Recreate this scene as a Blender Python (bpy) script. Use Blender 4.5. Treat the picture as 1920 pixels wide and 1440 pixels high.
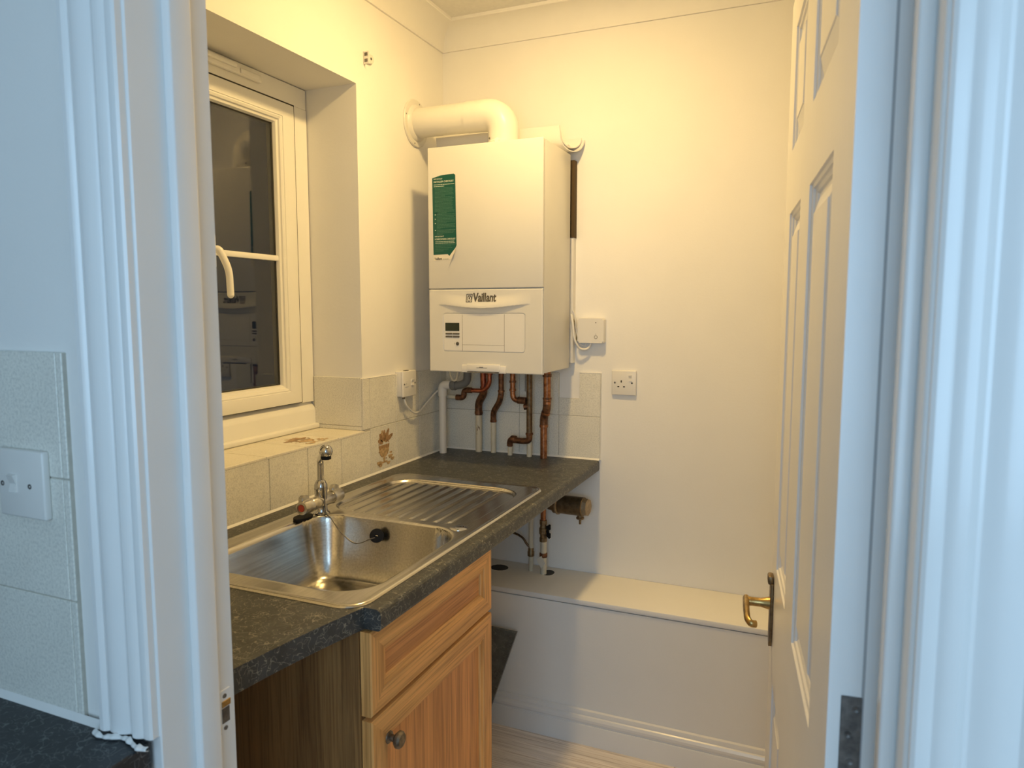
import bpy, bmesh, math, random
from mathutils import Vector, Matrix
random.seed(7)
PI = math.pi
for o in list(bpy.data.objects): bpy.data.objects.remove(o, do_unlink=True)
S = bpy.context.scene
COL = S.collection

# ------------------------------------------------------------------ camera
# world: x=0 left wall, y=0 back wall, z=0 floor, the doorway and the kitchen lie towards -y
CAM = Vector((1.306, -2.435, 1.436)); YAW = 0.3995; PITCH = 0.101; FPX = 1343.5
fw = Vector((-math.sin(YAW)*math.cos(PITCH), math.cos(YAW)*math.cos(PITCH), -math.sin(PITCH)))
rt = Vector((math.cos(YAW), math.sin(YAW), 0)); up = rt.cross(fw)
cd = bpy.data.cameras.new('camera'); cam = bpy.data.objects.new('camera', cd); COL.objects.link(cam)
cam.matrix_world = Matrix(((rt.x, up.x, -fw.x, CAM.x), (rt.y, up.y, -fw.y, CAM.y), (rt.z, up.z, -fw.z, CAM.z), (0, 0, 0, 1)))
cd.sensor_fit = 'HORIZONTAL'; cd.sensor_width = 36.0; cd.lens = FPX/1920*36.0
cd.clip_start = 0.01
cd.dof.use_dof = True; cd.dof.focus_distance = 2.2; cd.dof.aperture_fstop = 8.0
S.camera = cam

# ------------------------------------------------------------------ world, lights, exposure
w = bpy.data.worlds.new('dusk'); S.world = w; w.use_nodes = True
bg = w.node_tree.nodes['Background']; bg.inputs[0].default_value = (0.32, 0.42, 0.60, 1); bg.inputs[1].default_value = 0.02
S.view_settings.view_transform = 'Standard'; S.view_settings.look = 'None'
S.view_settings.gamma = 1.0; S.view_settings.use_curve_mapping = False
S.view_settings.exposure = 0.0
BULB_STRENGTH = 400.0
BULB_COLOR = (1.0, 0.67, 0.25)
DAY_POWER = 22.5
DAY_COLOR = (0.48, 0.735, 1.0)
ad = bpy.data.lights.new('kitchen_daylight', 'AREA'); ad.shape = 'RECTANGLE'; ad.size = 1.25; ad.size_y = 1.2
ad.energy = DAY_POWER; ad.color = DAY_COLOR
al = bpy.data.objects.new('kitchen_daylight', ad); COL.objects.link(al)
al.location = (1.50, -3.53, 1.52); al.rotation_euler = (PI/2, 0, 0)      # in the kitchen window, shining towards +y

# ------------------------------------------------------------------ helpers
ORG = {}
def link(o): COL.objects.link(o); return o
def props(o, label=None, cat=None, group=None, kind=None):
    if label: o['label'] = label
    if cat: o['category'] = cat
    if group: o['group'] = group
    if kind: o['kind'] = kind
    return o
def thing(name, loc, label=None, cat=None, group=None, kind=None):
    o = bpy.data.objects.new(name, None); o.empty_display_size = 0.05; link(o)
    o.location = loc; ORG[o.name] = Vector(loc)
    return props(o, label, cat, group, kind)
def smooth(me, ang=35):
    bm = bmesh.new(); bm.from_mesh(me)
    for f in bm.faces: f.smooth = True
    for e in bm.edges:
        if len(e.link_faces) == 2:
            e.smooth = e.calc_face_angle(0) < math.radians(ang)
    bm.to_mesh(me); bm.free()
def part(name, bm, mat, parent=None, sm=True, local=False, ang=35, free=True, at=None):
    """link a bmesh given in world coordinates as one mesh object (child of parent if given)"""
    me = bpy.data.meshes.new(name)
    if not local:
        if parent is not None and parent.name in ORG: org = ORG[parent.name]
        elif at is not None: org = Vector(at)
        else:
            xs = [v.co.x for v in bm.verts]; ys = [v.co.y for v in bm.verts]; zs = [v.co.z for v in bm.verts]
            org = Vector(((min(xs)+max(xs))/2, (min(ys)+max(ys))/2, min(zs)))
        bmesh.ops.translate(bm, verts=bm.verts, vec=-org)
    bmesh.ops.recalc_face_normals(bm, faces=bm.faces)
    bm.to_mesh(me)
    if free: bm.free()
    if sm: smooth(me, ang)
    me.materials.append(mat)
    o = bpy.data.objects.new(name, me); link(o)
    if parent is not None:
        o.parent = parent
        ORG[o.name] = ORG.get(parent.name, Vector((0, 0, 0)))
    elif not local:
        o.location = org; ORG[o.name] = org
    return o
def top(name, bm, mat, label, cat, group=None, kind=None, **k):
    return props(part(name, bm, mat, None, **k), label, cat, group, kind)
def struct(name, bm, mat, label=None, cat=None, **k):
    return props(part(name, bm, mat, None, **k), label, cat, None, 'structure')

def NB(): return bmesh.new()
def box(bm, a, b, bev=0, seg=1):
    r = bmesh.ops.create_cube(bm, size=1.0); vs = r['verts']
    c = [(a[i]+b[i])/2 for i in range(3)]; s = [abs(b[i]-a[i]) for i in range(3)]
    for v in vs: v.co = Vector((c[0]+v.co.x*s[0], c[1]+v.co.y*s[1], c[2]+v.co.z*s[2]))
    if bev:
        es = list({e for v in vs for e in v.link_edges})
        bmesh.ops.bevel(bm, geom=es, offset=min(bev, min(s)*0.45), segments=seg, affect='EDGES', profile=0.5)
    return bm
def bx(a, b, bev=0, seg=1): return box(NB(), a, b, bev, seg)
def frame_axes(d):
    d = Vector(d).normalized()
    h = Vector((0, 0, 1)) if abs(d.z) < 0.9 else Vector((1, 0, 0))
    u = d.cross(h).normalized(); v = d.cross(u).normalized()
    return d, u, v
def fillet(pts, r, n=6):
    pts = [Vector(p) for p in pts]; out = [pts[0]]
    for i in range(1, len(pts)-1):
        a, b, c = pts[i-1], pts[i], pts[i+1]
        d1 = (a-b); d2 = (c-b); l = min(r, d1.length*0.49, d2.length*0.49)
        p, q = b+d1.normalized()*l, b+d2.normalized()*l
        for k in range(n+1):
            t = k/n; out.append(p*(1-t)**2+b*2*t*(1-t)+q*t*t)
    out.append(pts[-1]); return out
def tube(bm, pts, r, n=16, cap=True, r2=None):
    pts = [Vector(p) for p in pts]; rings = []
    d, u, v = frame_axes(pts[1]-pts[0])
    for i, p in enumerate(pts):
        if i == 0: t = pts[1]-pts[0]
        elif i == len(pts)-1: t = pts[-1]-pts[-2]
        else: t = (pts[i+1]-pts[i]).normalized()+(pts[i]-pts[i-1]).normalized()
        t.normalize()
        u = (u-t*u.dot(t)).normalized(); v = t.cross(u)
        rr = r(i/(len(pts)-1)) if callable(r) else r
        rings.append([bm.verts.new(p+(u*math.cos(2*PI*k/n)+v*math.sin(2*PI*k/n))*rr) for k in range(n)])
    for a, b in zip(rings, rings[1:]):
        for k in range(n): bm.faces.new((a[k], a[(k+1) % n], b[(k+1) % n], b[k]))
    if cap: bm.faces.new(rings[0][::-1]); bm.faces.new(rings[-1])
    return bm
def lathe(bm, base, axis, prof, n=24):
    """prof: list of (distance along axis, radius)"""
    base = Vector(base); d, u, v = frame_axes(axis); rings = []
    for h, r in prof:
        if r < 1e-6: rings.append([bm.verts.new(base+d*h)])
        else: rings.append([bm.verts.new(base+d*h+(u*math.cos(2*PI*k/n)+v*math.sin(2*PI*k/n))*r) for k in range(n)])
    for a, b in zip(rings, rings[1:]):
        for k in range(n):
            k2 = (k+1) % n
            if len(a) == 1 and len(b) == 1: continue
            if len(a) == 1: bm.faces.new((a[0], b[k2], b[k]))
            elif len(b) == 1: bm.faces.new((a[k], a[k2], b[0]))
            else: bm.faces.new((a[k], a[k2], b[k2], b[k]))
    if len(rings[0]) > 1: bm.faces.new(rings[0][::-1])
    if len(rings[-1]) > 1: bm.faces.new(rings[-1])
    return bm
def prism(bm, poly, lo, hi, ax='z'):
    """extrude a 2D polygon along an axis; poly coords are the other two axes in xyz order"""
    def P(p, h):
        return Vector({'x': (h, p[0], p[1]), 'y': (p[0], h, p[1]), 'z': (p[0], p[1], h)}[ax])
    a = [bm.verts.new(P(p, lo)) for p in poly]; b = [bm.verts.new(P(p, hi)) for p in poly]
    n = len(poly)
    for k in range(n): bm.faces.new((a[k], a[(k+1) % n], b[(k+1) % n], b[k]))
    bm.faces.new(a[::-1]); bm.faces.new(b)
    return bm
def rrect(x0, y0, x1, y1, r, n=6):
    out = []
    for cx, cy, a0 in ((x1-r, y1-r, 0), (x0+r, y1-r, 90), (x0+r, y0+r, 180), (x1-r, y0+r, 270)):
        for k in range(n+1):
            a = math.radians(a0+90*k/n); out.append((cx+r*math.cos(a), cy+r*math.sin(a)))
    return out
def ell(cx, cy, rx, ry, n=20, a0=0, a1=2*PI):
    return [(cx+rx*math.cos(a0+(a1-a0)*k/n), cy+ry*math.sin(a0+(a1-a0)*k/n)) for k in range(n)]
def grid_surface(bm, nu, nv, fn, thick=None):
    V = [[bm.verts.new(fn(i/nu, j/nv)) for j in range(nv+1)] for i in range(nu+1)]
    for i in range(nu):
        for j in range(nv): bm.faces.new((V[i][j], V[i+1][j], V[i+1][j+1], V[i][j+1]))
    return V
def sstep(a, b, x):
    t = max(0.0, min(1.0, (x-a)/(b-a))); return t*t*(3-2*t)
def rr_sdf(x, y, x0, y0, x1, y1, r):
    """>0 inside"""
    cx, cy = (x0+x1)/2, (y0+y1)/2; qx = abs(x-cx)-(x1-x0)/2+r; qy = abs(y-cy)-(y1-y0)/2+r
    return -(math.hypot(max(qx, 0), max(qy, 0))+min(max(qx, qy), 0)-r)
def text_mesh(s, size, extrude=0.0004, offset=0.0):
    c = bpy.data.curves.new('lettering', 'FONT'); c.body = s; c.size = size; c.extrude = extrude; c.offset = offset; c.resolution_u = 3
    c.align_x = 'LEFT'
    o = bpy.data.objects.new('lettering', c); link(o)
    dg = bpy.context.evaluated_depsgraph_get(); me = bpy.data.meshes.new_from_object(o.evaluated_get(dg))
    bpy.data.objects.remove(o, do_unlink=True); bpy.data.curves.remove(c)
    bm = bmesh.new(); bm.from_mesh(me); bpy.data.meshes.remove(me); return bm
def place_text(s, x0, x1, z0, z1, y, offset=0.0, extrude=0.0004):
    """lettering on a plane facing -y, fitted to the box"""
    bm = text_mesh(s, 1.0, extrude, offset)
    xs = [v.co.x for v in bm.verts]; ys = [v.co.y for v in bm.verts]
    a, b, c, d = min(xs), max(xs), min(ys), max(ys)
    for v in bm.verts:
        v.co = Vector((x0+(v.co.x-a)/(b-a)*(x1-x0), y-v.co.z, z0+(v.co.y-c)/(d-c)*(z1-z0)))
    return bm

# ------------------------------------------------------------------ materials
def nodes(name):
    m = bpy.data.materials.new(name); m.use_nodes = True
    nt = m.node_tree; return m, nt, nt.nodes['Principled BSDF']
def N(nt, t, **k):
    n = nt.nodes.new(t)
    for a, b in k.items():
        if a.startswith('_'): setattr(n, a[1:], b)
        else: n.inputs[a.replace('__', ' ')].default_value = b
    return n
def coords(nt, scale=(1, 1, 1), rot=(0, 0, 0), gen='Object'):
    tc = nt.nodes.new('ShaderNodeTexCoord'); mp = nt.nodes.new('ShaderNodeMapping')
    mp.inputs['Scale'].default_value = scale; mp.inputs['Rotation'].default_value = rot
    nt.links.new(tc.outputs[gen], mp.inputs['Vector']); return mp.outputs['Vector']
def ramp(nt, fac, stops):
    r = nt.nodes.new('ShaderNodeValToRGB'); nt.links.new(fac, r.inputs[0]); e = r.color_ramp.elements
    while len(e) < len(stops): e.new(0.5)
    for el, (p, c) in zip(e, stops): el.position = p; el.color = (*c, 1) if len(c) == 3 else c
    return r.outputs[0]
def bump(nt, b, h, strength, dist=0.002):
    n = nt.nodes.new('ShaderNodeBump'); n.inputs['Strength'].default_value = strength; n.inputs['Distance'].default_value = dist
    nt.links.new(h, n.inputs['Height']); nt.links.new(n.outputs[0], b.inputs['Normal'])
def plain(name, col, rough=0.5, metal=0.0, var=0.04, scale=14, bmp=0.0, bscale=120, spec=0.5, coat=0.0):
    m, nt, b = nodes(name); v = coords(nt)
    n = N(nt, 'ShaderNodeTexNoise', Scale=scale, Detail=3.0); nt.links.new(v, n.inputs['Vector'])
    lo = tuple(c*(1-var) for c in col); hi = tuple(min(1, c*(1+var)) for c in col)
    nt.links.new(ramp(nt, n.outputs['Fac'], [(0.3, lo), (0.7, hi)]), b.inputs['Base Color'])
    b.inputs['Roughness'].default_value = rough; b.inputs['Metallic'].default_value = metal
    b.inputs['Specular IOR Level'].default_value = spec
    if coat: b.inputs['Coat Weight'].default_value = coat; b.inputs['Coat Roughness'].default_value = 0.08
    if bmp:
        n2 = N(nt, 'ShaderNodeTexNoise', Scale=bscale, Detail=2.0); nt.links.new(v, n2.inputs['Vector'])
        bump(nt, b, n2.outputs['Fac'], bmp)
    return m
def fibre_laminate(name, base, fleck):
    m, nt, b = nodes(name); L = nt.links
    v = coords(nt); fac = None
    for sc, wid, seed in ((48, 0.007, 0.0), (80, 0.009, 3.7), (34, 0.0055, 9.1), (60, 0.008, 14.3)):
        n = N(nt, 'ShaderNodeTexNoise', _noise_dimensions='4D', Scale=sc, Detail=1.0); n.inputs['W'].default_value = seed; L.new(v, n.inputs['Vector'])
        d = N(nt, 'ShaderNodeMath', _operation='SUBTRACT'); d.inputs[1].default_value = 0.5; L.new(n.outputs['Fac'], d.inputs[0])
        a = N(nt, 'ShaderNodeMath', _operation='ABSOLUTE'); L.new(d.outputs[0], a.inputs[0])
        s = N(nt, 'ShaderNodeMath', _operation='LESS_THAN'); s.inputs[1].default_value = wid; L.new(a.outputs[0], s.inputs[0])
        k = N(nt, 'ShaderNodeTexNoise', _noise_dimensions='4D', Scale=sc*1.0, Detail=0.0); k.inputs['W'].default_value = seed+20; L.new(v, k.inputs['Vector'])
        g = N(nt, 'ShaderNodeMath', _operation='GREATER_THAN'); g.inputs[1].default_value = 0.52; L.new(k.outputs['Fac'], g.inputs[0])
        mu = N(nt, 'ShaderNodeMath', _operation='MULTIPLY'); L.new(s.outputs[0], mu.inputs[0]); L.new(g.outputs[0], mu.inputs[1])
        if fac is None: fac = mu.outputs[0]
        else:
            mx = N(nt, 'ShaderNodeMath', _operation='MAXIMUM'); L.new(fac, mx.inputs[0]); L.new(mu.outputs[0], mx.inputs[1]); fac = mx.outputs[0]
    cl = N(nt, 'ShaderNodeTexNoise', Scale=30.0, Detail=4.0); L.new(v, cl.inputs['Vector'])
    bc = ramp(nt, cl.outputs['Fac'], [(0.3, tuple(c*0.75 for c in base)), (0.7, tuple(c*1.3 for c in base))])
    mix = N(nt, 'ShaderNodeMix', _data_type='RGBA'); L.new(fac, mix.inputs['Factor']); L.new(bc, mix.inputs['A'])
    mix.inputs['B'].default_value = (*fleck, 1); L.new(mix.outputs['Result'], b.inputs['Base Color'])
    b.inputs['Roughness'].default_value = 0.42
    n2 = N(nt, 'ShaderNodeTexNoise', Scale=400.0, Detail=1.0); L.new(v, n2.inputs['Vector']); bump(nt, b, n2.outputs['Fac'], 0.15, 0.001)
    return m
def oak(name, base, dark, grain='z', rough=0.42, fine=1.0):
    m, nt, b = nodes(name); L = nt.links
    sc = {'z': (34, 34, 1.6), 'y': (34, 1.6, 34), 'x': (1.6, 34, 34)}[grain]
    v = coords(nt, tuple(s*fine for s in sc))
    n = N(nt, 'ShaderNodeTexNoise', Scale=1.0, Detail=5.0, Roughness=0.65, Distortion=0.9); L.new(v, n.inputs['Vector'])
    sc2 = {'z': (260, 260, 5), 'y': (260, 5, 260), 'x': (5, 260, 260)}[grain]
    v2 = coords(nt, sc2); n2 = N(nt, 'ShaderNodeTexNoise', Scale=1.0, Detail=2.0); L.new(v2, n2.inputs['Vector'])
    c1 = ramp(nt, n.outputs['Fac'], [(0.30, dark), (0.48, base), (0.62, tuple(min(1, c*1.22) for c in base)), (0.75, base)])
    c2 = ramp(nt, n2.outputs['Fac'], [(0.36, (0.62, 0.55, 0.5)), (0.5, (1, 1, 1))])
    mix = N(nt, 'ShaderNodeMix', _data_type='RGBA', _blend_type='MULTIPLY'); mix.inputs['Factor'].default_value = 0.7
    L.new(c1, mix.inputs['A']); L.new(c2, mix.inputs['B']); L.new(mix.outputs['Result'], b.inputs['Base Color'])
    b.inputs['Roughness'].default_value = rough; bump(nt, b, n2.outputs['Fac'], 0.15, 0.001)
    return m
def speckle_tile(name, a, c):
    m, nt, b = nodes(name); L = nt.links; v = coords(nt)
    n = N(nt, 'ShaderNodeTexNoise', Scale=260.0, Detail=3.0, Roughness=0.7); L.new(v, n.inputs['Vector'])
    n2 = N(nt, 'ShaderNodeTexNoise', Scale=9.0, Detail=3.0); L.new(v, n2.inputs['Vector'])
    c1 = ramp(nt, n.outputs['Fac'], [(0.34, a), (0.52, c), (0.7, tuple(min(1, x*1.08) for x in c))])
    c2 = ramp(nt, n2.outputs['Fac'], [(0.3, (0.92, 0.92, 0.92)), (0.7, (1, 1, 1))])
    mix = N(nt, 'ShaderNodeMix', _data_type='RGBA', _blend_type='MULTIPLY'); mix.inputs['Factor'].default_value = 1
    L.new(c1, mix.inputs['A']); L.new(c2, mix.inputs['B']); L.new(mix.outputs['Result'], b.inputs['Base Color'])
    b.inputs['Roughness'].default_value = 0.34; bump(nt, b, n.outputs['Fac'], 0.12, 0.001)
    return m
def worn_copper(name, col, dark, rough=0.42, metal=0.85):
    m, nt, b = nodes(name); L = nt.links; v = coords(nt)
    n = N(nt, 'ShaderNodeTexNoise', Scale=70.0, Detail=4.0, Roughness=0.6); L.new(v, n.inputs['Vector'])
    L.new(ramp(nt, n.outputs['Fac'], [(0.36, dark), (0.6, col)]), b.inputs['Base Color'])
    b.inputs['Metallic'].default_value = metal; b.inputs['Roughness'].default_value = rough
    bump(nt, b, n.outputs['Fac'], 0.1)
    return m
def chipped_paint(name, paint, metal_c):
    m, nt, b = nodes(name); L = nt.links; v = coords(nt, (60, 60, 14))
    n = N(nt, 'ShaderNodeTexNoise', Scale=1.0, Detail=4.0); L.new(v, n.inputs['Vector'])
    L.new(ramp(nt, n.outputs['Fac'], [(0.34, metal_c), (0.36, paint)]), b.inputs['Base Color'])
    b.inputs['Roughness'].default_value = 0.5; bump(nt, b, n.outputs['Fac'], 0.2)
    return m
def glass_mat(name):
    m, nt, b = nodes(name); v = coords(nt)
    n = N(nt, 'ShaderNodeTexNoise', Scale=3.0, Detail=1.0); nt.links.new(v, n.inputs['Vector'])
    b.inputs['Base Color'].default_value = (0.92, 0.95, 0.93, 1); b.inputs['Transmission Weight'].default_value = 1.0
    b.inputs['Roughness'].default_value = 0.0; b.inputs['IOR'].default_value = 1.52
    bump(nt, b, n.outputs['Fac'], 0.01, 0.001)
    return m
def emit_mat(name, col, strength):
    m, nt, b = nodes(name); b.inputs['Emission Color'].default_value = (*col, 1); b.inputs['Emission Strength'].default_value = strength
    b.inputs['Base Color'].default_value = (0.9, 0.9, 0.9, 1); return m

M = {}
M['wall'] = plain('painted_plaster', (0.87, 0.855, 0.82), 0.62, var=0.015, scale=5, bmp=0.10, bscale=160, spec=0.3)
M['ceil'] = plain('ceiling_paint', (0.78, 0.77, 0.74), 0.7, var=0.03, scale=60, bmp=0.35, bscale=90, spec=0.2)
M['cove'] = plain('cove_paint', (0.85, 0.835, 0.80), 0.6, var=0.01, spec=0.3)
M['gloss'] = plain('gloss_white_paint', (0.83, 0.825, 0.81), 0.22, var=0.015, scale=8, bmp=0.12, bscale=28, spec=0.5)
M['doorpaint'] = plain('satin_door_paint', (0.84, 0.83, 0.81), 0.33, var=0.015, scale=8, bmp=0.08, bscale=60)
M['upvc'] = plain('white_upvc', (0.88, 0.87, 0.83), 0.3, var=0.01)
M['gasket'] = plain('dark_gasket_and_gap', (0.03, 0.028, 0.025), 0.7)
M['greystrip'] = plain('grey_seal_strip', (0.42, 0.42, 0.42), 0.6)
M['glass'] = glass_mat('window_glass')
M['tile'] = speckle_tile('speckled_wall_tile', (0.65, 0.64, 0.58), (0.82, 0.80, 0.72))
M['silltile'] = speckle_tile('speckled_sill_tile', (0.74, 0.70, 0.60), (0.82, 0.78, 0.68))
M['grout'] = plain('cream_grout', (0.52, 0.49, 0.42), 0.85, var=0.08, scale=90)
M['seal'] = plain('white_silicone', (0.80, 0.79, 0.76), 0.35)
M['caulk'] = plain('rough_white_caulk', (0.80, 0.80, 0.78), 0.6, bmp=0.6, bscale=180)
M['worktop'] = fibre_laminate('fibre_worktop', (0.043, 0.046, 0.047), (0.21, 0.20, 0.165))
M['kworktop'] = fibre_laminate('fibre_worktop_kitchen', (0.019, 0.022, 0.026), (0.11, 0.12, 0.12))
M['offcut'] = fibre_laminate('fibre_offcut', (0.12, 0.122, 0.108), (0.20, 0.20, 0.17))
M['oakz'] = oak('oak_upright', (0.72, 0.375, 0.125), (0.54, 0.255, 0.075), 'z')
M['oaky'] = oak('oak_lengthwise', (0.72, 0.375, 0.125), (0.54, 0.255, 0.075), 'y')
M['oakpanel'] = oak('oak_panel', (0.64, 0.29, 0.098), (0.50, 0.21, 0.064), 'z', fine=0.8)
M['oakpanely'] = oak('oak_panel_lengthwise', (0.58, 0.26, 0.09), (0.47, 0.195, 0.06), 'y', fine=0.8)
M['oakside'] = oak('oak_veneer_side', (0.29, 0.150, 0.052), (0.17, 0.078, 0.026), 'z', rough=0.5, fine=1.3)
M['knob'] = worn_copper('dull_pewter', (0.26, 0.22, 0.17), (0.12, 0.10, 0.075), 0.45)
M['chrome'] = plain('chrome', (0.52, 0.52, 0.53), 0.10, 1.0, var=0.02)
M['chromedull'] = plain('limescaled_chrome', (0.60, 0.58, 0.54), 0.28, 1.0, var=0.15, scale=60)
M['black'] = plain('black_rubber', (0.007, 0.007, 0.008), 0.6, spec=0.2)
M['red'] = plain('red_cap', (0.42, 0.055, 0.03), 0.4)
M['blue'] = plain('blue_cap', (0.05, 0.10, 0.35), 0.4)
M['enamel'] = plain('white_boiler_enamel', (0.71, 0.695, 0.65), 0.28, var=0.008, spec=0.5)
M['plastic'] = plain('white_plastic', (0.78, 0.76, 0.72), 0.34, var=0.01)
M['flue'] = plain('flue_enamel', (0.74, 0.72, 0.66), 0.36, var=0.02)
M['greyplastic'] = plain('grey_plastic', (0.16, 0.165, 0.17), 0.5)
M['darkgap'] = plain('dark_brown_backing', (0.075, 0.045, 0.015), 0.8)
M['screen'] = plain('dark_lcd', (0.028, 0.038, 0.026), 0.18)
M['print'] = plain('grey_print', (0.085, 0.075, 0.06), 0.5)
M['teal'] = plain('teal_print', (0.003, 0.085, 0.066), 0.35)
M['label'] = plain('cream_label', (0.74, 0.70, 0.60), 0.45)
M['labeltext'] = plain('pale_print', (0.55, 0.62, 0.52), 0.5)
M['labelfaint'] = plain('faint_print', (0.065, 0.17, 0.125), 0.5)
M['motif'] = plain('brown_transfer_print', (0.52, 0.36, 0.19), 0.4, var=0.35, scale=120)
M['motif2'] = plain('dark_transfer_print', (0.36, 0.215, 0.10), 0.4, var=0.3, scale=120)
M['copper'] = worn_copper('bright_copper', (0.42, 0.19, 0.095), (0.22, 0.09, 0.045), 0.34)
M['copperdark'] = worn_copper('tarnished_copper', (0.25, 0.115, 0.055), (0.10, 0.05, 0.028), 0.5, 0.7)
M['redcopper'] = worn_copper('reddened_copper', (0.42, 0.14, 0.075), (0.25, 0.065, 0.04), 0.35)
M['bronze'] = worn_copper('brown_pipe', (0.20, 0.13, 0.07), (0.10, 0.065, 0.035), 0.45, 0.6)
M['paintpipe'] = chipped_paint('chipped_cream_pipe', (0.66, 0.60, 0.46), (0.16, 0.085, 0.045))
M['creampipe'] = plain('cream_painted_pipe', (0.66, 0.61, 0.48), 0.45, var=0.06, scale=40)
M['brass'] = worn_copper('brass', (0.55, 0.38, 0.15), (0.33, 0.21, 0.08), 0.3, 0.95)
M['brassdull'] = worn_copper('dull_brass', (0.26, 0.185, 0.10), (0.17, 0.115, 0.06), 0.42, 0.75)
M['bronzecap'] = worn_copper('tan_cap', (0.42, 0.32, 0.20), (0.30, 0.22, 0.13), 0.5, 0.4)
M['hinge'] = worn_copper('grey_hinge_steel', (0.22, 0.21, 0.20), (0.12, 0.115, 0.11), 0.45, 0.7)
M['steel'] = None
def steel(name, rough, grain):
    m, nt, b = nodes(name); L = nt.links; v = coords(nt, grain)
    n = N(nt, 'ShaderNodeTexNoise', Scale=1.0, Detail=3.0); L.new(v, n.inputs['Vector'])
    L.new(ramp(nt, n.outputs['Fac'], [(0.3, (0.50, 0.48, 0.44)), (0.7, (0.64, 0.62, 0.58))]), b.inputs['Base Color'])
    b.inputs['Metallic'].default_value = 1.0; b.inputs['Roughness'].default_value = rough
    bump(nt, b, n.outputs['Fac'], 0.04, 0.001)
    return m
M['steel'] = steel('brushed_stainless', 0.22, (220, 6, 220))
M['plank'] = oak('pale_grey_laminate', (0.80, 0.73, 0.67), (0.68, 0.60, 0.54), 'x', rough=0.45, fine=0.6)
M['plainfloor'] = plain('kitchen_floor', (0.30, 0.28, 0.26), 0.5, var=0.1)
M['bulb'] = emit_mat('warm_bulb', BULB_COLOR, BULB_STRENGTH)

# ================================================================== THE SETTING
YF, YK = -1.722, -1.841          # doorway wall: room side and kitchen side
XR = 1.52                        # right wall
CEIL = 2.468; ZC = 2.381; CV = 0.080
# left wall with window opening
RY0, RY1, RZ0, RZ1 = -1.55, -0.552, 1.048, 2.121
bm = NB()
box(bm, (-0.30, YF, -0.02), (0, 0.12, RZ0)); box(bm, (-0.30, YF, RZ1), (0, 0.12, 2.6))
box(bm, (-0.30, RY1, RZ0), (0, 0.12, RZ1)); box(bm, (-0.30, YF, RZ0), (0, RY0, RZ1))
wall_left = struct('wall_left', bm, M['wall'], 'white plastered wall with the window recess beside the sink', at=(0, 0, 0))
wall_back = struct('wall_back', bx((0, 0, -0.02), (XR, 0.12, 2.6)), M['wall'], 'white plastered back wall behind the boiler', at=(0, 0, 0))
wall_right = struct('wall_right', bx((XR, YF, -0.02), (XR+0.1, 0.12, 2.6)), M['wall'], at=(XR, 0, 0))
ceiling = struct('ceiling', bx((-0.3, YF, CEIL), (XR+0.1, 0.12, CEIL+0.1)), M['ceil'], 'white ceiling above the coving', at=(0, 0, CEIL))
# doorway wall (opening with lining)
JX0, JX1, HEADZ = 0.592, 1.381, 2.005
bm = NB()
box(bm, (-1.2, YK, -0.02), (JX0-0.025, YF, 2.6)); box(bm, (JX1+0.025, YK, -0.02), (2.6, YF, 2.6))
box(bm, (JX0-0.025, YK, HEADZ+0.025), (JX1+0.025, YF, 2.6))
wall_front = struct('wall_front', bm, M['wall'], 'white wall around the doorway, kitchen side in cool light', at=(0, YK, 0))
# floor: base and laminate planks
floor = struct('floor', bx((-0.05, YF-0.12, -0.05), (XR+0.05, 0.05, -0.009)), M['gasket'], 'pale grey wood laminate floor', at=(0, 0, 0))
y = -0.235; row = 0
while y > YF:
    y2 = max(y-0.152, YF); xs = [0.002]; off = [0.95, 0.35, 1.2, 0.62][row % 4]
    x = off
    while x < XR-0.05: xs.append(x); x += 1.2
    xs.append(XR-0.002)
    for a, b in zip(xs, xs[1:]):
        part('plank', bx((a+0.0006, y2+0.0006, -0.009), (b-0.0006, y-0.0006, 0.0), 0.0008), M['plank'], floor, sm=False)
    y = y2; row += 1
# coving (left and back), with a small step at each edge
prof = [(0.0, ZC), (0.007, ZC), (0.008, ZC+0.006)]
for k in range(0, 9):
    a = PI/2*k/8
    prof.append((CV-0.008-(CV-0.016)*math.cos(a), CEIL-0.012-(CEIL-0.012-ZC-0.010)*(1-math.sin(a)) ))
prof += [(CV-0.002, CEIL-0.011), (CV, CEIL-0.009), (CV, CEIL+0.002), (0.0, CEIL+0.002)]
def cove(name, pfun, ends, label):
    bm = NB(); R = []
    for e in ends: R.append([bm.verts.new(pfun(d, h, e)) for d, h in prof])
    n = len(prof)
    for k in range(n): bm.faces.new((R[0][k], R[0][(k+1) % n], R[1][(k+1) % n], R[1][k]))
    bm.faces.new(R[0]); bm.faces.new(R[1][::-1])
    return struct(name, bm, M['cove'], label, at=(0, 0, ZC), ang=25)
cove('trim_1', lambda d, h, e: Vector((d, (-d if e == 0 else YF+d), h)), (0, 1), 'white coving along the top of the window wall')
cove('trim_2', lambda d, h, e: Vector(((d if e == 0 else XR-d), -d, h)), (0, 1), 'white coving along the top of the back wall')

# ---------------- tiles
TILE_CACHE = {}
def tile(parent, a, b, mat, bev=0.0009):
    key = tuple(round(b[i]-a[i], 4) for i in range(3))+(mat.name,)
    org = Vector(a)-ORG.get(parent.name, Vector((0, 0, 0)))
    if key not in TILE_CACHE:
        bm = bx((0, 0, 0), tuple(b[i]-a[i] for i in range(3)), bev)
        me = bpy.data.meshes.new('tile'); bm.to_mesh(me); bm.free(); me.materials.append(mat); TILE_CACHE[key] = me
    o = bpy.data.objects.new('tile', TILE_CACHE[key]); link(o); o.parent = parent; o.location = org
    ORG[o.name] = Vector(a)
    return o
G = 0.0011; TT = 0.0065
H0 = 0.910                                    # worktop height
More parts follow.
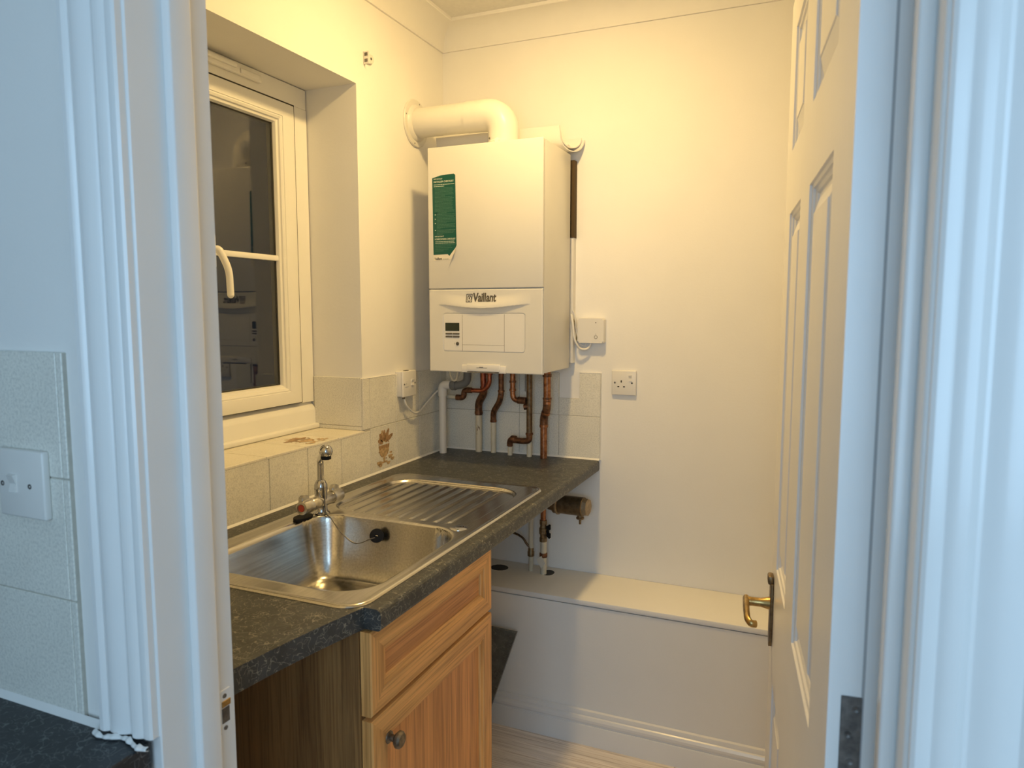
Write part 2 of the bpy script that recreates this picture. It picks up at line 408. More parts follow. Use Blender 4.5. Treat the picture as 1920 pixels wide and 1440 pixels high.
# grout beds
bm = NB(); box(bm, (0, YF, H0), (0.0048, 0, RZ0+0.006)); box(bm, (0, RY1-0.0, RZ0), (0.0048, 0, 1.2225))
part('grout', bm, M['grout'], wall_left, sm=False)
ycols = [0.0, -0.057, -0.212, -0.367, -0.522, -0.677, -0.832, -0.987, -1.142, -1.297, -1.452, -1.607, YF]
deco = None
for a, b in zip(ycols, ycols[1:]):
    t = tile(wall_left, (0, b+G, H0+0.002), (TT, a-G, 1.0555 if b < RY1-0.02 else 1.0615), M['tile'])
    if abs(a+0.367) < 1e-6: deco = t
for a, b in zip(ycols[:4], ycols[1:5]): tile(wall_left, (0, b+G, 1.0635), (TT, a-G, 1.2235), M['tile'])
tile(wall_left, (0, RY1-0.006, 1.0635), (TT, -0.522-G, 1.2235), M['tile'])
# window recess: side tiles and sill tiles
bm = NB(); box(bm, (-0.186, RY1-0.0045, 1.055), (0, RY1, 1.226)); part('grout', bm, M['grout'], wall_left, sm=False)
tile(wall_left, (-0.182, RY1-TT, 1.074), (-0.0012, RY1, 1.228), M['tile'])
tile(wall_left, (-0.182, RY1-TT, 1.0608), (-0.0012, RY1, 1.0718), M['tile'])
bm = NB(); box(bm, (-0.186, RY0, RZ0), (0.004, RY1, 1.0545)); part('grout', bm, M['grout'], wall_left, sm=False)
sy = [RY1-0.002, -0.690, -0.843, -0.996, -1.149, -1.302, -1.455, RY0]
silltiles = []
for a, b in zip(sy, sy[1:]):
    silltiles.append(tile(wall_left, (-0.133, b+G, 1.0535), (TT+0.0008, a-G, 1.060), M['silltile']))
    tile(wall_left, (-0.185, b+G, 1.0535), (-0.135, a-G, 1.060), M['silltile'])
# back wall tiles; the last upper one is cut round a square of bare wall
bm = NB(); box(bm, (0, -0.0048, H0), (0.618, 0, 1.126)); box(bm, (0, -0.0048, 1.12), (0.464, 0, 1.2165)); box(bm, (0.541, -0.0048, 1.12), (0.618, 0, 1.2165))
part('grout', bm, M['grout'], wall_back, sm=False)
xc = [0.0, 0.156, 0.310, 0.464, 0.619]
for a, b in zip(xc, xc[1:]):
    tile(wall_back, (a+G, -TT, H0+0.002), (b-G, 0, 1.0635), M['tile'])
    if a < 0.46: tile(wall_back, (a+G, -TT, 1.0655), (b-G, 0, 1.218), M['tile'])
bm = NB(); prism(bm, [(0.465, 1.0655), (0.618, 1.0655), (0.618, 1.218), (0.5415, 1.218), (0.5415, 1.125), (0.465, 1.125)], -TT, 0, 'y')
part('tile', bm, M['tile'], wall_back, sm=False)
# plaster patch standing a little proud of the wall, above the notch
# painted transfers on two tiles
def motif(parent, place0, k_=1.25):
    place = lambda u, v, h: place0(u*k_, v*k_, h)
    a = NB(); b = NB()
    def add(bm, poly, h): 
        vs = [bm.verts.new(place(p[0], p[1], h)) for p in poly]; bm.faces.new(vs)
    # urn body, foot, rim
    add(a, ell(0.0, -0.004, 0.024, 0.024, 20, PI, 2*PI)+[(0.026, 0.006), (-0.026, 0.006)][::1], 0.0004)
    add(a, [(-0.006, -0.028), (0.006, -0.028), (0.004, -0.038), (-0.004, -0.038)], 0.0004)
    add(a, [(-0.014, -0.038), (0.014, -0.038), (0.017, -0.043), (-0.017, -0.043)], 0.0004)
    for k in range(5): add(b, ell(-0.020+0.010*k, 0.001, 0.0036, 0.0055, 10), 0.0007)
    for k in range(9):
        an = math.radians(160-17*k+random.uniform(-6, 6)); L = random.uniform(0.026, 0.046)
        cx, cy = 0.0+math.cos(an)*L*0.62, 0.009+math.sin(an)*L*0.62
        d = Vector((math.cos(an), math.sin(an))); q = Vector((-d.y, d.x))
        pts = [Vector((cx, cy))+d*L*0.45*math.cos(t)+q*0.0062*math.sin(t) for t in [2*PI*i/10 for i in range(10)]]
        add(a if k % 2 else b, [(p.x, p.y) for p in pts], 0.0004 if k % 2 else 0.0006)
    for cx, cy, r in ((0.030, -0.030, 0.010), (0.040, -0.038, 0.008), (-0.024, -0.040, 0.010), (-0.018, -0.047, 0.008), (0.02, -0.046, 0.008), (0.032, -0.020, 0.006)):
        add(a, [(cx+r*(1+0.3*math.sin(3*t))*math.cos(t), cy+0.7*r*(1+0.3*math.cos(2*t))*math.sin(t)) for t in [2*PI*i/14 for i in range(14)]], 0.0005)
    for k in range(14):
        t = random.uniform(0, 2*PI); r = random.uniform(0.018, 0.042)
        add(b, ell(r*math.cos(t), 0.002+r*math.sin(t), 0.0025, 0.002, 8), 0.0008)
    part('urn_print', a, M['motif'], parent, sm=False); part('urn_print_detail', b, M['motif2'], parent, sm=False)
motif(deco, lambda u, v, h: Vector((TT+h, -0.446+u, 0.990+v)))
motif(silltiles[1], lambda u, v, h: Vector((-0.062-v*0.9, -0.765+u, 1.060+h)))

# sealant lines where worktop meets tiles
bm = NB(); prism(bm, [(TT-0.001, H0-0.001), (TT+0.006, H0-0.001), (TT-0.0005, H0+0.006)], YF, -TT, 'y')
prism(bm, [(-TT+0.001, H0-0.001), (-TT-0.006, H0-0.001), (-TT+0.0005, H0+0.006)], TT, 0.618, 'x')
struct('trim_3', bm, M['seal'], 'white sealant bead between worktop and wall tiles', at=(0, 0, H0), sm=False)
# white paint edge along the upper tile line
bm = NB(); box(bm, (0, RY1, 1.2235), (TT+0.0005, -0.368, 1.2265), 0.001); box(bm, (0.541, -TT-0.0005, 1.2180), (0.620, 0, 1.2215), 0.001); box(bm, (0.6185, -TT-0.0005, H0), (0.6215, 0, 1.2215), 0.001)
struct('trim_4', bm, M['seal'], 'white grouted edge of the wall tiling', at=(0, 0, 1.22), sm=False)

# ---------------- window
win = thing('window_1', (-0.2, -0.95, 1.06), 'white plastic casement window with dark night panes above the sink', kind='structure')
FX = -0.186                                     # inner face of the outer frame
WY0, WY1, WZ0, WZ1 = RY0+0.003, RY1-0.0035, 1.0605, RZ1-0.002
SY1, SY0, SZ0, SZ1 = -0.617, -1.022, 1.150, 2.056    # opening sash
GY1, GY0, GZ0, GZ1 = -0.690, -0.948, 1.211, 1.994    # its glass
def ringpart(name, o, i, x0, x1, mat, parent, bev=0.003):
    """rectangular ring in the window plane; o and i are (y0,z0,y1,z1)"""
    bm = NB()
    def L(x, r): return [bm.verts.new((x, r[0], r[1])), bm.verts.new((x, r[2], r[1])), bm.verts.new((x, r[2], r[3])), bm.verts.new((x, r[0], r[3]))]
    A, B, Cc, D = L(x1, o), L(x1, i), L(x0, o), L(x0, i)
    for k in range(4):
        n = (k+1) % 4
        for q in ((A[k], A[n], B[n], B[k]), (Cc[k], D[k], D[n], Cc[n]), (A[k], Cc[k], Cc[n], A[n]), (B[k], B[n], D[n], D[k])): bm.faces.new(q)
    bmesh.ops.recalc_face_normals(bm, faces=bm.faces)
    if bev: bmesh.ops.bevel(bm, geom=[e for e in bm.edges], offset=bev, segments=2, affect='EDGES', profile=0.6)
    return part(name, bm, mat, parent)
def sloped_ring(name, loops, mat, parent):
    """nested rectangular loops [(y0,z0,y1,z1,x)], stitched"""
    bm = NB(); R = []
    for y0, z0, y1, z1, x in loops:
        R.append([bm.verts.new((x, y0, z0)), bm.verts.new((x, y1, z0)), bm.verts.new((x, y1, z1)), bm.verts.new((x, y0, z1))])
    for a, b in zip(R, R[1:]):
        for k in range(4): bm.faces.new((a[k], a[(k+1) % 4], b[(k+1) % 4], b[k]))
    return part(name, bm, mat, parent, ang=20)
def inset(r, d): return (r[0]+d, r[1]+d, r[2]-d, r[3]-d)
# outer frame with sloping inner edge, mullion to the fixed light
fo = (WY0, WZ0, WY1, WZ1)
bm = NB()
def slope_bar(bm, poly, lo, hi, ax): prism(bm, poly, lo, hi, ax)
box(bm, (FX-0.06, WY0, 2.058), (FX, WY1, WZ1), 0.002); box(bm, (FX-0.06, WY0, 1.147), (FX, WY0+0.06, 2.058), 0.0)
box(bm, (FX-0.06, SY1+0.003, 1.147), (FX, WY1, 2.058), 0.0); box(bm, (FX-0.06, SY0-0.055, 1.147), (FX, SY0-0.003, 2.058), 0.0)
prism(bm, [(FX-0.06, WZ0), (FX+0.006, WZ0), (FX+0.006, 1.118), (FX+0.002, 1.128), (FX-0.016, 1.147), (FX-0.06, 1.147)], WY0, WY1-0.001, 'y')
part('outer_frame', bm, M['upvc'], win, ang=25)
# rounded bead standing at the foot of the frame
part('sill_bead', bx((FX, WY0, WZ0), (FX+0.022, WY1, WZ0+0.016), 0.005, 3), M['upvc'], win)
sash = ringpart('sash', (SY0, SZ0, SY1, SZ1), (GY0-0.022, GZ0-0.022, GY1+0.022, GZ1+0.022), FX-0.052, FX+0.0035, M['upvc'], win, 0.0025)
g = (GY0, GZ0, GY1, GZ1)
sloped_ring('glazing_bead', [(*inset(g, -0.0235), FX-0.010), (*inset(g, -0.022), FX+0.0005), (*inset(g, -0.018), FX+0.0015), (*inset(g, -0.012), FX-0.002), (*inset(g, -0.010), FX-0.007), (*inset(g, -0.004), FX-0.0095), (*inset(g, -0.001), FX-0.016), (*inset(g, 0.0), FX-0.021)], M['upvc'], sash)
sloped_ring('gasket', [(*inset(g, -0.004), FX-0.020), (*inset(g, 0.0), FX-0.0195), (*inset(g, 0.003), FX-0.0215), (*inset(g, 0.003), FX-0.024)], M['gasket'], sash)
part('glazing_bar', bx((FX-0.020, GY0-0.002, 1.587), (FX-0.010, GY1+0.002, 1.604), 0.004, 2), M['upvc'], sash)
part('pane', bx((FX-0.026, GY0-0.010, GZ0-0.010), (FX-0.022, GY1+0.010, GZ1+0.010)), M['glass'], sash, sm=False)
part('spacer', (lambda b: (box(b, (FX-0.042, GY1-0.002, GZ0-0.01), (FX-0.026, GY1+0.008, GZ1+0.01)), box(b, (FX-0.042, GY0-0.008, GZ0-0.01), (FX-0.026, GY0+0.002, GZ1+0.01)), box(b, (FX-0.042, GY0, GZ0-0.01), (FX-0.026, GY1, GZ0+0.002)), box(b, (FX-0.042, GY0, GZ1-0.002), (FX-0.026, GY1, GZ1+0.01)), b)[-1])(NB()), M['greyplastic'], sash, sm=False)
# dark ring set flush, its colour standing for the shadow between sash and frame
ringpart('shadow_gap_ring', (SY0-0.0032, SZ0-0.0015, SY1+0.0045, SZ1+0.0045), (SY0+0.004, SZ0+0.004, SY1-0.004, SZ1-0.004), FX-0.05, FX+0.0006, M['gasket'], win, 0)
# fixed light beyond the mullion
f0, f1 = WY0+0.06, SY0-0.055
fixed = ringpart('fixed_frame', (f0, 1.147, f1, 2.058), (f0+0.03, 1.18, f1-0.03, 2.03), FX-0.05, FX-0.008, M['upvc'], win, 0.002)
part('pane', bx((FX-0.030, f0+0.02, 1.17), (FX-0.024, f1-0.02, 2.04)), M['glass'], fixed, sm=False)
# handle
hd = part('handle', bx((FX+0.003, -0.985, 1.552), (FX+0.013, -0.957, 1.640), 0.004, 2), M['upvc'], win)
bm = NB(); tube(bm, fillet([(FX+0.010, -0.971, 1.597), (FX+0.034, -0.971, 1.600), (FX+0.040, -0.966, 1.585), (FX+0.052, -0.955, 1.545), (FX+0.052, -0.953, 1.478)], 0.03, 6), lambda t: 0.0105-0.0015*t, 12)
lathe(bm, (FX+0.052, -0.953, 1.479), (0, 0, -1), [(0, 0.009), (0.004, 0.0078), (0.0075, 0.004), (0.0085, 0)], 12)
part('lever', bm, M['upvc'], hd)
# trickle vent
tv = part('trickle_vent', bx((FX, -1.45, 2.082), (FX+0.012, -0.760, 2.104), 0.004, 2), M['upvc'], win)
part('slider', bx((FX+0.012, -0.845, 2.086), (FX+0.016, -0.775, 2.100), 0.002), M['upvc'], tv)
part('hood', bx((FX+0.010, -1.44, 2.094), (FX+0.020, -0.862, 2.107), 0.003, 2), M['upvc'], tv)

# ---------------- pipe boxing along the back wall, skirting on it
boxing = thing('pipe_boxing', (0.76, -0.13, 0), 'long low white boxed-in pipe casing along the foot of the back wall', 'pipe casing')
bm = bx((0.0, -0.249, 0.0), (XR-0.002, -0.232, 0.470)); part('front_panel', bm, M['wall'], boxing, sm=False)
tb = part('top_board', bx((0.0, -0.2525, 0.4735), (XR-0.002, -0.001, 0.4915), 0.003, 2), M['wall'], boxing)
part('pipe_hole', prism(NB(), ell(0.447, -0.062, 0.022, 0.028, 14), 0.4912, 0.4920), M['gasket'], tb, sm=False)
part('pipe_hole', prism(NB(), ell(0.262, -0.082, 0.034, 0.030, 14), 0.4912, 0.4920), M['gasket'], tb, sm=False)
sk = [(-0.2495, 0.0), (-0.2675, 0.0), (-0.2675, 0.066), (-0.2660, 0.0695), (-0.2635, 0.070), (-0.2635, 0.074), (-0.2665, 0.080), (-0.2665, 0.088), (-0.2625, 0.096), (-0.2585, 0.099), (-0.2585, 0.104), (-0.2560, 0.113), (-0.2495, 0.1165)]
struct('baseboard_back', prism(NB(), sk, 0.0, XR-0.002, 'x'), M['gloss'], 'white moulded skirting board at the foot of the pipe casing', at=(0.7, -0.25, 0), ang=25)

# ---------------- door lining, stops and architraves
lin = thing('trim_5', (1.0, -1.78, 0), 'white painted door lining with stops around the doorway', kind='structure')
part('jamb', bx((JX0-0.025, YK-0.0005, 0), (JX0, YF+0.0005, HEADZ), 0.0015), M['gloss'], lin)
part('jamb', bx((JX1, YK-0.0005, 0), (JX1+0.025, YF+0.0005, HEADZ), 0.0015), M['gloss'], lin)
part('head', bx((JX0-0.025, YK-0.0005, HEADZ), (JX1+0.025, YF+0.0005, HEADZ+0.025), 0.0015), M['gloss'], lin)
part('door_stop', bx((JX0-0.001, -1.792, 0), (JX0+0.0125, -1.758, HEADZ), 0.003, 3), M['gloss'], lin)
part('door_stop', bx((JX1-0.0125, -1.792, 0), (JX1+0.001, -1.758, HEADZ), 0.003, 3), M['gloss'], lin)
part('door_stop', bx((JX0, -1.792, HEADZ-0.012), (JX1, -1.758, HEADZ+0.001), 0.003, 3), M['gloss'], lin)
# strike keep on the left jamb
st = part('strike_plate', (lambda b: prism(b, rrect(-1.7485, 0.868, -1.7285, 0.930, 0.004, 4), JX0-0.0005, JX0+0.0012, 'x'))(NB()), M['gloss'], lin, sm=False)
part('latch_hole', bx((JX0+0.0008, -1.7465, 0.884), (JX0+0.0018, -1.7335, 0.905)), M['hinge'], st, sm=False)
part('latch_lip', bx((JX0+0.0008, -1.7465, 0.906), (JX0+0.0022, -1.731, 0.915), 0.0006), M['brass'], st)
for zz in (0.9215, 0.8765): part('screw', lathe(NB(), (JX0+0.001, -1.741, zz), (1, 0, 0), [(0, 0.0033), (0.0012, 0.003), (0.0006, 0.0014), (0.0002, 0)], 12), M['hinge'], st)
# architrave moulding: (distance from inner edge, thickness off the wall)
ap = [(0, 0), (0, 0.010), (0.003, 0.0125), (0.008, 0.0135), (0.013, 0.0125), (0.016, 0.0145), (0.021, 0.0165), (0.027, 0.0165), (0.031, 0.0140), (0.033, 0.0118), (0.036, 0.0118), (0.040, 0.0145), (0.047, 0.0175), (0.055, 0.0190), (0.062, 0.0180), (0.066, 0.0165), (0.068, 0.0185), (0.072, 0.0205), (0.078, 0.0205), (0.0805, 0.018), (0.0805, 0)]
AY = YK+0.0006
struct('trim_6', prism(NB(), [(JX0-0.003-d, AY-t) for d, t in ap], 0.921, HEADZ+0.08, 'z'), M['gloss'], 'white moulded architrave left of the doorway, standing on the kitchen worktop', at=(0.55, YK, 0.92), ang=24)
struct('trim_7', prism(NB(), [(JX1+0.003+d, AY-t) for d, t in ap], 0.0, HEADZ+0.08, 'z'), M['gloss'], 'white moulded architrave right of the doorway beside the hinge side', at=(1.42, YK, 0), ang=24)
struct('trim_8', prism(NB(), [(AY-t, HEADZ+0.003+d) for d, t in ap], JX0-0.083, JX1+0.083, 'x'), M['gloss'], at=(1.0, YK, 2.0), ang=24)
# caulk smeared at the architrave's foot
def caulkfn(u, v):
    x = 0.503+u*0.092; a = v*PI
    r = 0.0056+0.0014*math.sin(u*23)+0.0008*math.sin(u*51+1)
    return Vector((x, AY-0.020-0.004*math.sin(u*9)-r*math.sin(a)*0.9, 0.9155+r*0.9*(1+math.cos(a))*0.55))
bm = NB(); grid_surface(bm, 140, 10, caulkfn); struct('trim_9', bm, M['caulk'], 'rough white caulk under the left architrave', at=(0.55, YK, 0.915))

# ---------------- door leaf (opens into the room, hinged on the right)
DA = Vector((1.331, -1.715, 0.006)); tx, ty = -0.1129, 0.99361
DW, DH, DT = 0.756, 1.985, 0.044
door = bpy.data.objects.new('door_1', None); link(door); door.location = DA; door.rotation_euler = (0, 0, math.atan2(ty, tx)); ORG['door_1'] = DA
props(door, 'white six-panel door standing open into the room', None, None, 'structure')
cols = [(0.128, 0.350), (0.470, 0.655)]; rows = [(0.225, 0.735), (0.955, 1.600), (1.708, 1.915)]
def doorface(bm, yy, sgn):
    ss = [0, cols[0][0], cols[0][1], cols[1][0], cols[1][1], DW]; zs = [0, rows[0][0], rows[0][1], rows[1][0], rows[1][1], rows[2][0], rows[2][1], DH]
    V = [[bm.verts.new((s, yy, z)) for z in zs] for s in ss]
    for i in range(5):
        for j in range(7):
            if i in (1, 3) and j in (1, 3, 5): continue
            bm.faces.new((V[i][j], V[i+1][j], V[i+1][j+1], V[i][j+1]))
bm = NB(); doorface(bm, 0.0, 1); doorface(bm, -DT, -1)
for a, b in (((0, 0), (0, DH)), ((DW, 0), (DW, DH))):
    bm.faces.new([bm.verts.new(p) for p in ((a[0], 0, 0), (a[0], 0, DH), (a[0], -DT, DH), (a[0], -DT, 0))])
for z in (0, DH): bm.faces.new([bm.verts.new(p) for p in ((0, 0, z), (DW, 0, z), (DW, -DT, z), (0, -DT, z))])
bmesh.ops.remove_doubles(bm, verts=bm.verts, dist=0.0002)
leaf = part('leaf', bm, M['doorpaint'], door, local=True, sm=False)
pp = [(0, 0), (0.0015, -0.0030), (0.0060, -0.0042), (0.0075, -0.0070), (0.0125, -0.0090), (0.0145, -0.0115), (0.0200, -0.0118), (0.0215, -0.0105), (0.0420, -0.0030), (0.0435, -0.0015)]
for (s0, s1) in cols:
    for (z0, z1) in rows:
        bm = NB()
        for base, sg in ((0.0, 1), (-DT, -1)):
            R = [[bm.verts.new((a, base+sg*d, b)) for a, b in ((s0+o, z0+o), (s1-o, z0+o), (s1-o, z1-o), (s0+o, z1-o))] for o, d in pp]
            for A, B in zip(R, R[1:]):
                for k in range(4): bm.faces.new((A[k], A[(k+1) % 4], B[(k+1) % 4], B[k]))
            bm.faces.new(R[-1])
        part('panel', bm, M['doorpaint'], door, local=True, ang=18)
# lever handle on its back plate
hz = 0.862; hs = 0.706
hp = part('handle_plate', bx((hs-0.019, 0, hz-0.062), (hs+0.019, 0.006, hz+0.052), 0.003, 2), M['brassdull'], door, local=True)
def child(name, bm, mat, par, **k):
    return part(name, bm, mat, par, local=True, **k)
child('plate_scroll', bx((hs-0.014, 0.0, hz+0.048), (hs+0.014, 0.011, hz+0.066), 0.004, 2), M['brassdull'], hp)
child('plate_point', (lambda b: prism(b, [(hs-0.016, hz-0.060), (hs+0.016, hz-0.060), (hs+0.004, hz-0.076), (hs-0.004, hz-0.076)], 0.0, 0.006, 'y'))(NB()), M['brassdull'], hp, sm=False)
bm = NB(); lathe(bm, (hs, 0.004, hz+0.008), (0, 1, 0), [(0, 0.013), (0.006, 0.0115), (0.018, 0.0085), (0.036, 0.0085), (0.046, 0.0095), (0.050, 0.008), (0.051, 0)], 20)
lv = child('lever', bm, M['brass'], hp)
bm = NB(); tube(bm, fillet([(hs+0.006, 0.049, hz+0.010), (hs-0.040, 0.050, hz+0.008), (hs-0.078, 0.049, hz+0.005), (hs-0.090, 0.043, hz+0.002), (hs-0.086, 0.034, hz+0.001)], 0.010, 5), lambda t: 0.0062-0.0008*t, 12)
for v in bm.verts: v.co.z = hz+0.006+(v.co.z-hz-0.006)*1.25
child('lever_arm', bm, M['brass'], lv)
part('edge_strip', bx((-0.0006, -0.0315, 0.0), (0.0006, -0.0290, DH)), M['greystrip'], leaf, local=True, sm=False)
# hinges on the hinge edge
for zc_, in ((0.232,), (1.028,), (1.75,)):
    h = child('hinge', bx((-0.0016, -0.030, zc_-0.038), (0.0004, -0.0115, zc_+0.038), 0.0006), M['hinge'], door)
    for k, (dy, dz) in enumerate(((-0.0245, 0.026), (-0.0185, 0.0), (-0.0215, -0.027))):
        child('screw', lathe(NB(), (-0.0012, dy, zc_+dz), (-1, 0, 0), [(0, 0.0034), (0.0011, 0.003), (0.0007, 0.0012), (0.0003, 0)], 12), M['hinge'], h)
    child('knuckle', lathe(NB(), (0.0055, -0.0490, zc_-0.038), (0, 0, 1), [(0, 0.0042), (0.076, 0.0042)], 12), M['hinge'], h)

# ================================================================== KITCHEN SIDE (behind and around the camera)
struct('floor_kitchen', bx((-1.2, -3.6, -0.05), (2.6, YF-0.125, 0.0)), M['plainfloor'], at=(0, -3, 0))
struct('ceiling_kitchen', bx((-1.2, -3.6, CEIL), (2.6, YK, CEIL+0.1)), M['ceil'], at=(0, -3, CEIL))
struct('wall_kitchen_left', bx((-1.3, -3.6, 0), (-1.2, YK, CEIL)), M['wall'], at=(-1.2, -3, 0))
struct('wall_kitchen_right', bx((2.6, -3.6, 0), (2.7, YK, CEIL)), M['wall'], at=(2.6, -3, 0))
bm = NB(); wx0, wx1, wz0, wz1 = 0.85, 2.15, 0.90, 2.14
box(bm, (-1.2, -3.72, 0), (2.6, -3.6, wz0)); box(bm, (-1.2, -3.72, wz1), (2.6, -3.6, CEIL)); box(bm, (-1.2, -3.72, wz0), (wx0, -3.6, wz1)); box(bm, (wx1, -3.72, wz0), (2.6, -3.6, wz1))
struct('wall_kitchen_rear', bm, M['wall'], at=(0, -3.6, 0))
kw = thing('window_2', (1.5, -3.65, 0.90), 'kitchen window behind the camera', kind='structure')
bm = NB()
for a, b in (((wx0, -3.68, wz0), (wx1, -3.62, wz0+0.06)), ((wx0, -3.68, wz1-0.06), (wx1, -3.62, wz1)), ((wx0, -3.68, wz0), (wx0+0.06, -3.62, wz1)), ((wx1-0.06, -3.68, wz0), (wx1, -3.62, wz1)), ((1.47, -3.68, wz0), (1.53, -3.62, wz1))): box(bm, a, b, 0.003)
part('frame', bm, M['upvc'], kw); part('pane', bx((wx0+0.04, -3.652, wz0+0.04), (wx1-0.04, -3.648, wz1-0.04)), M['glass'], kw, sm=False)
# tiles on the kitchen side of the doorway wall
KH = 0.915
part('grout', bx((-0.9, YK-0.0048, KH), (0.4635, YK, 1.3855)), M['grout'], wall_front, sm=False)
kx = [0.4635, 0.4520, 0.2975, 0.1430, -0.0115, -0.166, -0.3205, -0.475, -0.6295, -0.784, -0.9]
kz = [KH+0.002, 1.0715, 1.2285, 1.3870]
for a, b in zip(kx, kx[1:]):
    for c, d in zip(kz, kz[1:]): tile(wall_front, (b+G, YK-TT, c+0.001), (a-G*0.6, YK, d-0.001), M['tile'])
struct('trim_10', prism(NB(), [(YK-TT+0.001, KH-0.001), (YK-TT-0.007, KH-0.001), (YK-TT, KH+0.008)], -0.9, 0.5, 'x'), M['seal'], 'white sealant bead along the kitchen worktop', at=(-0.2, YK, KH), sm=False)
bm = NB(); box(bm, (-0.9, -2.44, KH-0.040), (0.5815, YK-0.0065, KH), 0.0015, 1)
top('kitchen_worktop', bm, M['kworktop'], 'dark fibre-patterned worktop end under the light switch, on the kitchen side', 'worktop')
kb = thing('kitchen_base_unit', (-0.2, -2.1, 0), 'oak base unit under the dark kitchen worktop', 'cabinet')
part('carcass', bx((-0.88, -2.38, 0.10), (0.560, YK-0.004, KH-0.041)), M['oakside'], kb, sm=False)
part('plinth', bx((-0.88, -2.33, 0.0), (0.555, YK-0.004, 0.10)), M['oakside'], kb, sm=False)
part('door', bx((-0.87, -2.40, 0.11), (-0.16, -2.38, KH-0.05), 0.003), M['oakz'], kb); part('door', bx((-0.155, -2.40, 0.11), (0.555, -2.38, KH-0.05), 0.003), M['oakz'], kb)
# light switch
sw = thing('light_switch', (0.386, YK, 1.175), 'white single light switch plate on the tiles above the kitchen worktop', 'switch')
sx0, sx1, sz0, sz1 = 0.343, 0.430, 1.1745, 1.2620; ys = YK-TT
bm = NB(); box(bm, (sx0, ys-0.0095, sz0), (sx1, ys+0.0005, sz1), 0.0028, 3); part('plate', bm, M['plastic'], sw)
bm = NB(); prism(bm, [(ys-0.009, 1.2065), (ys-0.0125, 1.2070), (ys-0.0105, 1.2180), (ys-0.0150, 1.2290), (ys-0.009, 1.2300)], 0.3665, 0.3785, 'x'); part('rocker', bm, M['plastic'], sw, sm=False)
for xx in (0.351, 0.4035+0.0): part('screw', lathe(NB(), (xx, ys-0.0092, 1.2165), (0, -1, 0), [(0, 0.0036), (0.0008, 0.0033), (0.0003, 0.0012), (0.0001, 0)], 12), M['hinge'], sw)

# ================================================================== THINGS
# ---------------- worktop with a cut-out for the sink
WX = 0.618; WT = 0.040
bm = NB()
front = [(0.56, H0-WT), (WX-0.006, H0-WT), (WX-0.0015, H0-WT+0.003), (WX, H0-WT+0.008), (WX, H0-0.010), (WX-0.0015, H0-0.005), (WX-0.005, H0-0.0015), (WX-0.010, H0), (0.56, H0)]
prism(bm, front, -1.402, -0.008, 'y')
box(bm, (TT+0.001, -1.402, H0-WT), (0.100, -0.008, H0)); box(bm, (0.100, -0.488, H0-WT), (0.560, -0.008, H0)); box(bm, (0.100, -1.402, H0-WT), (0.560, -1.392, H0))
edge = []
for k in range(9):
    t = k/8; edge.append((0.583-0.056*t-0.010*math.sin(PI*t)*0.6, -1.402-0.318*t))
prism(bm, [(TT+0.001, -1.402)]+edge+[(TT+0.001, -1.720)], H0-WT, H0, 'z')
worktop = top('worktop', bm, M['worktop'], 'dark grey fibre-patterned laminate worktop carrying the steel sink', 'worktop', at=(0.3, -0.8, H0-WT), sm=False)

# ---------------- sink: pressed steel with bowl and ribbed drainer
SX0, SX1, SYa, SYb = 0.074, 0.584, -1.425, -0.463
BW = (0.128, -1.362, 0.548, -0.938); BD = 0.155
DRN = (0.112, -0.905, 0.538, -0.520)
def sink_z(x, y):
    e = rr_sdf(x, y, SX0, SYa, SX1, SYb, 0.050)
    z = H0+0.0008+0.0042*math.sin(min(1.0, max(0.0, e)/0.006)*PI/2)-0.0022*sstep(0.007, 0.016, e)
    d = rr_sdf(x, y, *BW, 0.085)
    if d > -0.012:
        z -= 0.004*sstep(-0.012, 0.006, d)
        z -= (BD-0.004)*(1-(1-min(1.0, max(0, d)/0.062))**2.6) if d < 0.062 else BD-0.004
        if d > 0.062: z -= 0.004*sstep(0.062, 0.2, d)
    q = rr_sdf(x, y, *DRN, 0.085)
    if q > 0:
        z -= 0.0075*sstep(0.0, 0.006, q)
        f = sstep(0.012, 0.030, q)
        if x < 0.50: z += f*0.0036*max(0.0, math.cos((x-0.150)/0.036*2*PI))**2
    return z
def edge_list(L, step):
    a = [0.0, 0.0004, 0.0009, 0.0015, 0.0022, 0.003, 0.004, 0.0052, 0.007, 0.009, 0.012, 0.015]; n = int((L-0.03)/step)
    return a+[0.015+(L-0.03)*k/n for k in range(1, n)]+[L-q for q in a[::-1]]
EX = edge_list(SX1-SX0, 0.0027); EY = edge_list(SYb-SYa, 0.003)
def sinkfn(i, j):
    x = SX0+EX[i]; r = 0.050; e = min(x-SX0, SX1-x); c = 0.0
    if e < r: c = r-math.sqrt(max(0, r*r-(r-e)**2))
    y = SYa+c+(SYb-SYa-2*c)*EY[j]/(SYb-SYa)
    return Vector((x, y, sink_z(x, y)))
bm = NB(); V_ = [[bm.verts.new(sinkfn(i, j)) for j in range(len(EY))] for i in range(len(EX))]
for i in range(len(EX)-1):
    for j in range(len(EY)-1): bm.faces.new((V_[i][j], V_[i+1][j], V_[i+1][j+1], V_[i][j+1]))
sink = top('kitchen_sink', bm, M['steel'], 'stainless steel inset sink with one bowl and ribbed drainer', 'sink', at=(0.33, -0.94, H0), ang=60)
part('drain', lathe(NB(), (0.338, -1.15, H0-BD-0.0035), (0, 0, 1), [(0, 0.043), (0.0015, 0.043), (0.003, 0.038), (0.0015, 0.034), (-0.006, 0.02), (-0.008, 0)], 28), M['chrome'], sink)
top('tap_hole_cover', lathe(NB(), (0.528, -0.925, H0+0.0018), (0, 0, 1), [(0, 0.0225), (0.0018, 0.022), (0.004, 0.016), (0.0048, 0.007), (0.005, 0)], 28), M['chrome'], 'small round steel blanking disc on the sink rim', 'cover')

